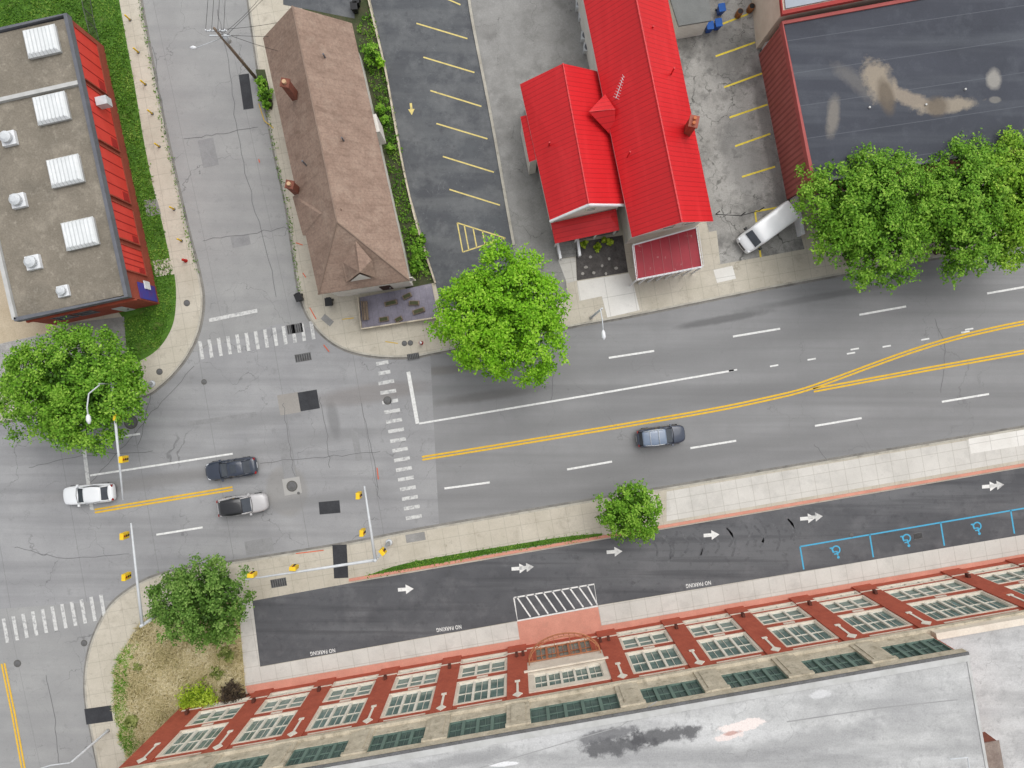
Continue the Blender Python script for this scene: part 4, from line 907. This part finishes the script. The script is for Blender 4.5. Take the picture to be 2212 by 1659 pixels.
    if rails:
        for s_ in (-1,1): MB().tube([(tf-.15,s_*wt*.95,top+.05),((tf+tr_)/2,s_*wt*.98,top+.12),(tr_+.1,s_*wt*.88,top+.05)],.03,6).obj('roof_rail',m_galv,e,True,False)
        for xx in (.3,.7): MB().tube([(tf+(tr_-tf)*xx,-wt*.95,top+.12),(tf+(tr_-tf)*xx,wt*.95,top+.12)],.025,6).obj('crossbar',m_galv,e,True,False)
    MB().tube([(X(wb)+.02,-w*.78,belt+.0),(X(wb)+.1,0,belt+.035),(X(wb)+.02,w*.78,belt+.0)],.022,5).obj('wiper_cowl',m_black,e,True,False)
    for s_ in (-1,1):
        MB().b8([Vector(v) for v in ((X(.445),s_*w*.45,.55),(X(.48),s_*w*.45,.55),(X(.45),s_*w*.78,.55),(X(.41),s_*w*.86,.55),(X(.445),s_*w*.45,.73),(X(.478),s_*w*.45,.7),(X(.448),s_*w*.77,.73),(X(.40),s_*w*.86,.79))]).obj('headlight',m_lamp,e,False,False)
        MB().box(X(-.488),X(-.455),s_*w*.7-.12,s_*w*.7+.12,deck-.26,deck-.09).obj('tail_light',m_tail,e,False,False)
        MB().box(X(wb-.045),X(wb-.005),s_*w*1.02-.1,s_*w*1.02+.12,belt-.02,belt+.14).obj('mirror',body,e,False,False,bev=.03)
        for q_ in (.02,-.13): MB().box(X(q_)-.1,X(q_)+.1,s_*w*.995-.015,s_*w*.995+.015,.78,.82).obj('door_handle',body,e,False,False)
    wheels(e,X,w)
    MB().box(X(-.5)-.01,X(-.49),-.26,.26,.5,.62).obj('number_plate',m_whitep,e,False,False)
    return e
def at(x,y,z=.8): c=W(x,y,z); return (c.x,c.y,.03)
p_w=paint('white_car_paint',(240,242,243)); p_b=paint('dark_blue_car_paint',(52,59,73)); p_s=paint('silver_car_paint',(184,182,182)); p_g=paint('slate_car_paint',(56,64,80)); p_k=paint('black_car_paint',(34,34,37))
car('white_sedan','white sedan waiting at the worn stop line','car',at(190,1068),math.pi+math.radians(5),p_w,L=4.95,top=1.42,rr=-.30,rb=-.43,wk=.76)
car('dark_sedan','dark blue sedan crossing the junction','car',at(498,1013),math.pi+math.radians(8),p_b,L=4.95,top=1.42,sunroof=True)
car('silver_crossover','silver crossover with black roof crossing the junction','car',at(524,1091),math.radians(8),p_s,L=4.75,top=1.6,hood=1.05,deck=1.1,belt=1.08,wb=.2,rfr=.03,rr=-.37,rb=-.465,roofmat=p_k,wk=.78)
car('slate_estate','slate blue estate car with silver roof rails on the road','car',at(1428,942),math.radians(7),p_g,L=4.65,top=1.62,hood=1.05,deck=1.12,belt=1.1,wb=.22,rfr=.05,rr=-.39,rb=-.465,rails=True,roofmat=paint('blue_grey_roof_paint',(120,134,154)),wk=.8)
# white panel van
c=W(1655,494,1.2); L_=5.6; w=1.03; X=lambda t:t*L_
van=thing('white_van','white panel van parked on the cracked lot','van',(c.x,c.y,BZ+.02),math.radians(216.5),'parked vehicles')
def vp(x,hw,tz,bz=.35,tw=.9):
    h=[(hw*.93,bz),(hw,bz+.1),(hw,.7),(hw,tz*.62),(hw*.98,tz*.8),(hw*(tw+.03),tz-.14),(hw*tw,tz-.05),(hw*(tw-.08),tz),(hw*.4,tz+.025),(0,tz+.035)]
    return [(x,y_,z) for y_,z in h]+[(x,-y_,z) for y_,z in reversed(h[:-1])]
b=loft([(X(-.5),w*.9,2.02,.45),(X(-.498),w*.96,2.12,.4),(X(-.49),w*.99,2.17),(X(-.46),w,2.2),(X(-.3),w,2.22),(X(-.1),w,2.22),(X(.12),w,2.2),(X(.21),w*.99,2.16),(X(.24),w*.985,2.08,.35,.87),(X(.265),w*.98,1.95,.35,.85),(X(.355),w*.97,1.36,.35,.84),(X(.37),w*.96,1.3,.35,.84),(X(.42),w*.93,1.2,.35,.84),(X(.47),w*.86,1.05,.35,.84),(X(.49),w*.76,.88,.38,.84),(X(.5),w*.6,.7,.45,.84)],vp).obj('body',p_w,van,True,False)
es=b.modifiers.new('s','SUBSURF'); es.levels=1; es.render_levels=1
MB().b8([Vector(v) for v in ((X(.35),-.78,1.36),(X(.35),.78,1.36),(X(.262),.72,1.9),(X(.262),-.72,1.9),(X(.36),-.78,1.42),(X(.36),.78,1.42),(X(.27),.72,1.99),(X(.27),-.72,1.99))]).obj('windshield',m_glass,van,False,False)
for s_ in (-1,1):
    MB().b8([Vector(v) for v in ((X(.14),s_*.97,1.25),(X(.32),s_*.95,1.25),(X(.32),s_*1.005,1.25),(X(.14),s_*1.03,1.25),(X(.14),s_*.93,1.72),(X(.25),s_*.9,1.72),(X(.25),s_*.985,1.72),(X(.14),s_*1.012,1.72))]).obj('side_window',m_glass,van,False,False)
    MB().box(X(.28),X(.32),s_*1.16-.12,s_*1.16+.12,1.15,1.5).obj('mirror',m_black,van,False,False,bev=.03)
    MB().box(X(.43),X(.48),s_*.72-.1,s_*.72+.1,.85,1.06).obj('headlight',m_lamp,van,False,False)
    MB().box(X(-.505),X(-.49),s_*.88-.08,s_*.88+.08,1.0,1.6).obj('tail_light',m_tail,van,False,False)
MB().box(X(.44),X(.5),-.45,.45,.7,.92).obj('grille',m_black,van,False,False)
wheels(van,X,w,(.33,-.28))
# ---------------------------------------------------------------- signal masts, lamps, poles
def head(e,p,rot):
    o=MB().box(-.17,.17,-.28,.28,-.5,.5).obj('signal_head',m_sigyel,e,False,False,loc=p,bev=.03); o.rotation_euler=(0,0,rot)
    for i,c_ in enumerate((m_tail,m_sigyel,m_black)):
        l=MB().tube([(.17,0,.3-.3*i),(.21,0,.3-.3*i)],.1,10).obj('signal_lens',c_ if i==0 else m_black); l.parent=o
def mast(base,hgt,arms,heads,label,lampspec=None,catg='traffic signal'):
    b=W(*base); e=thing('signal_mast',label,catg,(b.x,b.y,BZ),group='signal masts')
    MB().tube([(0,0,0),(0,0,.15)],[.35,.3],10).tube([(0,0,.15),(0,0,hgt)],[.17,.13],10).obj('pole',m_galv,e,True,False)
    loc=Vector((b.x,b.y,BZ))
    for tip in arms:
        t=W(tip[0],tip[1],hgt+.1)-loc
        MB().tube([(0,0,hgt-.3),t*.5+Vector((0,0,(hgt-.3)*.5+.05)),t],[.14,.11,.07],8).obj('mast_arm',m_galv,e,True,False)
    for x,y,r in heads: head(e,W(x,y,hgt-.1)-loc,r)
    if lampspec:
        z=hgt+2.2; pts=[Vector((0,0,hgt)),Vector((0,0,z-.6))]+[W(x,y,z)-loc for x,y in lampspec]
        MB().tube(pts,.06,8).obj('lamp_arm',m_galv,e,True,False)
        d=(pts[-1]-pts[-2]).normalized(); q=pts[-1]
        MB().tube([q,q+d*.2,q+d*.5,q+d*.8],[.08,.18,.2,.08],10).obj('lamp_head',m_whitep,e,True,False)
    return e
mast((330,829),7,[(266,1080)],[(255,901,0),(267,992,0)],'grey signal mast arm with yellow signal heads and lamp',[(215,832),(192,850),(188,880),(190,895)])
mast((389,1297),7,[(283,1130)],[(269,1157,0),(273,1245,0)],'grey signal mast arm with two small yellow heads')
mast((841,1171),7,[(787,1050),(530,1252)],[(775,1070,0),(783,1150,0),(635,1226,1.5),(545,1241,1.5),(827,1191,.7)],'grey corner signal mast with two long arms')
def lamp(base,top,z,arm,label,name='street_lamp'):
    b=W(*base); e=thing(name,label,'street lamp',(b.x,b.y,BZ),group='street lamps'); loc=Vector((b.x,b.y,BZ))
    MB().tube([(0,0,0),(0,0,.3),(0,0,z)],[.2,.12,.08],10).obj('pole',m_galv,e,True,False)
    pts=[Vector((0,0,z-.1))]+[W(x,y,z+.3)-loc for x,y in arm]
    MB().tube(pts,.05,8).obj('arm',m_galv,e,True,False)
    d=(pts[-1]-pts[-2]).normalized(); q=pts[-1]
    MB().tube([q-d*.1,q+d*.15,q+d*.5,q+d*.75],[.06,.17,.19,.06],10).obj('lamp_head',m_whitep,e,True,False)
lamp((1277,686),None,8,[(1297,668),(1301,690),(1303,715)],'white street lamp on the pavement by the red-roofed house')
lamp((235,1577),None,5.5,[(150,1648),(110,1653),(60,1668)],'silver street lamp by the dry grass corner')
b=W(552,168); up_=thing('utility_pole','weathered wooden utility pole with crossarms and lamp','utility pole',(b.x,b.y,BZ)); loc=Vector((b.x,b.y,BZ))
MB().tube([(0,0,0),(0,0,9.2)],[.17,.11],10).obj('pole',m_wood,up_,True,False)
for z in (8.7,7.9): MB().box(-.9,.9,-.05,.05,z,z+.12).obj('crossarm',m_galv,up_,False,False)
for i in range(5): MB().tube([(-.8+i*.4,0,8.82),(-.8+i*.4,0,9.0)],.05,6).obj('insulator',m_lamp,up_,False,False)
MB().tube([(.35,0,7.0),(.35,0,7.9)],.22,12).obj('transformer',m_galv,up_,True,False)
q=W(424,103,8)-loc; MB().tube([(0,0,7.6),q],.035,6).obj('lamp_arm',m_galv,up_,True,False); MB().tube([q,q+Vector((-.25,0,0)),q+Vector((-.55,0,0))],[.08,.17,.06],10).obj('lamp_head',m_whitep,up_,True,False)
T=Vector((b.x,b.y,9.1))
def wire(a,b_,sag=.6):
    P=[a.lerp(b_,t)-Vector((0,0,sag*4*t*(1-t))) for t in np.linspace(0,1,12)]
    tag(MB().tube(P,.018,4).obj('overhead_wire',m_black),'thin black overhead wire strung from the utility pole','wire','overhead wires')
for i in range(4): wire(T+Vector((-.8+i*.5,0,0)),W(455+i*9,-400,9.2)+Vector((0,0,0)))
wire(T,W(640,40,8),.3); wire(T+Vector((0,0,-.8)),W(760,60,6.3),.8); wire(T+Vector((0,0,-1)),W(600,-60,6)); wire(T,W(640,120,7.5),.4); wire(T+Vector((.3,0,-1.2)),W(1000,-500,7),1.)
# ---------------------------------------------------------------- small furniture
bo=thing('bollard','short yellow bollard along the pavement','bollard',W(283,45),group='yellow bollards along the side street')
MB().tube([(0,0,0),(0,0,.9),(0,0,1.0)],[.08,.08,.03],10).obj('post',m_sigyel,bo,True,False); MB().tube([(0,0,0),(0,0,.06)],.14,10).obj('base_plate',m_coping,bo,False,False)
bo.location.z=BZ
for x,y in ((301,115),(316,184),(331,247),(346,318),(378,453),(394,521)): c=W(x,y); dup(bo,(c.x,c.y,BZ))
def hydrant(x,y,label,m1,m2):
    c=W(x,y); e=thing('fire_hydrant',label,'fire hydrant',(c.x,c.y,BZ))
    MB().tube([(0,0,0),(0,0,.08),(0,0,.1),(0,0,.6)],[.18,.18,.12,.12],12).tube([(-.2,0,.42),(.2,0,.42)],.07,8).obj('barrel',m1,e,True,False); MB().tube([(0,0,.6),(0,0,.7),(0,0,.76)],[.14,.1,.03],12).obj('bonnet',m2,e,True,False)
hydrant(911,741,'red hydrant with pale bonnet near the kerb',m_hyd,m_whitep); hydrant(403,564,'bright red hydrant on the pavement',m_hyd,m_hyd)
def bin_(x,y,rot,m1,lid,label,g):
    c=W(x,y); e=thing('wheeled_bin',label,'bin',(c.x,c.y,BZ),rot,g)
    MB().b8([Vector(v) for v in ((-.22,-.26,.05),(.22,-.26,.05),(.22,.26,.05),(-.22,.26,.05),(-.3,-.36,1.),(.3,-.36,1.),(.3,.36,1.),(-.3,.36,1.))]).obj('body',m1,e,False,False,bev=.03)
    MB().box(-.33,.33,-.4,.38,1.0,1.08).box(-.2,.2,.38,.44,.95,1.0).obj('lid',lid,e,False,False,bev=.03)
    for s_ in (-.25,.25): MB().tube([(s_-.03,.3,.12),(s_+.03,.3,.12)],.12,10).obj('wheel',m_tar,e,False,False)
m_lid=M('blue_lid',(50,96,170))
for x,y,r in ((1552,30,.2),(1545,62,.15),(1527,68,.1)): bin_(x,y,r,m_bluebin,m_lid,'blue wheeled bin beside the grey shed','blue bins')
for x,y,r in ((716,655,.1),(652,645,.4),(770,26,.1),(774,12,0)): bin_(x,y,r,m_black,m_black,'black wheeled bin beside the brown house','black bins')
for x,y in ((1592,36),(1617,25)):
    c=W(x,y); e=thing('steel_drum','rusty steel drum standing on the cracked lot','drum',(c.x,c.y,BZ),group='rusty drums')
    MB().tube([(0,0,0),(0,0,.3),(0,0,.32),(0,0,.6),(0,0,.62),(0,0,.88)],[.29,.29,.31,.29,.31,.29],14).obj('shell',m_orange,e,True,False); MB().tube([(0,0,.88),(0,0,.9)],.25,14).obj('top_rim',m_black,e,False,False)
fe=thing('chain_link_fence','grey chain-link fence on the lawn','fence',W(200,30))
P=px([(192,-40),(205,40),(218,92)]); 
for i in range(2):
    for t in (0,.5): c=P[i].lerp(P[i+1],t); MB().tube([(c.x,c.y,.1),(c.x,c.y,1.9)],.04,6).obj('fence_post',m_plate,fe)
n=MB(); n.tube([(p.x,p.y,1.85) for p in P],.025,6).tube([(p.x,p.y,.3) for p in P],.02,6)
for i in range(2):
    for k in range(24): c=P[i].lerp(P[i+1],k/24); d=P[i].lerp(P[i+1],(k+2)/24 if k<22 else 1); n.tube([(c.x,c.y,.3),(d.x,d.y,1.85)],.006,3); n.tube([(d.x,d.y,.3),(c.x,c.y,1.85)],.006,3)
n.obj('mesh_panel',m_plate,fe)
rw=MB().ribbon(px(cat([(790,-60),(797,0),(833,150),(856,280),(880,400),(905,500),(941,612)])),.16,BZ,h=.35).obj('retaining_wall',m_stoneG); tag(rw,'low stone retaining wall along the parking lot','wall')
gt=thing('metal_gate','thin black metal gate rail across the lot','gate',W(1600,465))
MB().tube([W(1546,463,1.2),W(1600,466,1.2),W(1640,455,1.2)],.04,6).tube([W(1546,463,.7),W(1600,466,.7),W(1640,455,.7)],.03,6).obj('rail',m_black,gt)
for x,y in ((1546,463),(1600,466),(1640,455)): c=W(x,y); MB().tube([(c.x,c.y,.1),(c.x,c.y,1.3)],.05,6).obj('post',m_black,gt)
# ---------------------------------------------------------------- light, world, camera
sc_=bpy.context.scene
wd=bpy.data.worlds.new('World'); sc_.world=wd; wd.use_nodes=True; N=wd.node_tree.nodes; L=wd.node_tree.links
sky=N.new('ShaderNodeTexSky'); sky.sky_type='NISHITA'; sky.sun_disc=False; sky.sun_elevation=math.radians(62); sky.sun_rotation=math.radians(35); sky.dust_density=3; sky.air_density=1
hs=N.new('ShaderNodeHueSaturation'); hs.inputs['Saturation'].default_value=.18; hs.inputs['Value'].default_value=1.25; L.new(sky.outputs[0],hs.inputs['Color']); L.new(hs.outputs[0],N['Background'].inputs[0]); N['Background'].inputs[1].default_value=.15
sd=bpy.data.lights.new('sun','SUN'); sd.energy=1.15; sd.angle=math.radians(60); sd.color=(1,.975,.94)
so=bpy.data.objects.new('sun',sd); COL.objects.link(so)
az=math.radians(35); el=math.radians(62); d=Vector((math.sin(az)*math.cos(el),math.cos(az)*math.cos(el),math.sin(el)))
so.rotation_euler=d.to_track_quat('Z','Y').to_euler(); so.location=(0,0,80)
cd=bpy.data.cameras.new('camera'); cd.sensor_width=36; cd.lens=36*H/(2212/S); cd.clip_end=5000
co=bpy.data.objects.new('camera',cd); COL.objects.link(co); co.location=(0,0,H); co.rotation_euler=(0,0,0); sc_.camera=co
sc_.view_settings.view_transform='Standard'; sc_.view_settings.look='None'; sc_.view_settings.exposure=0
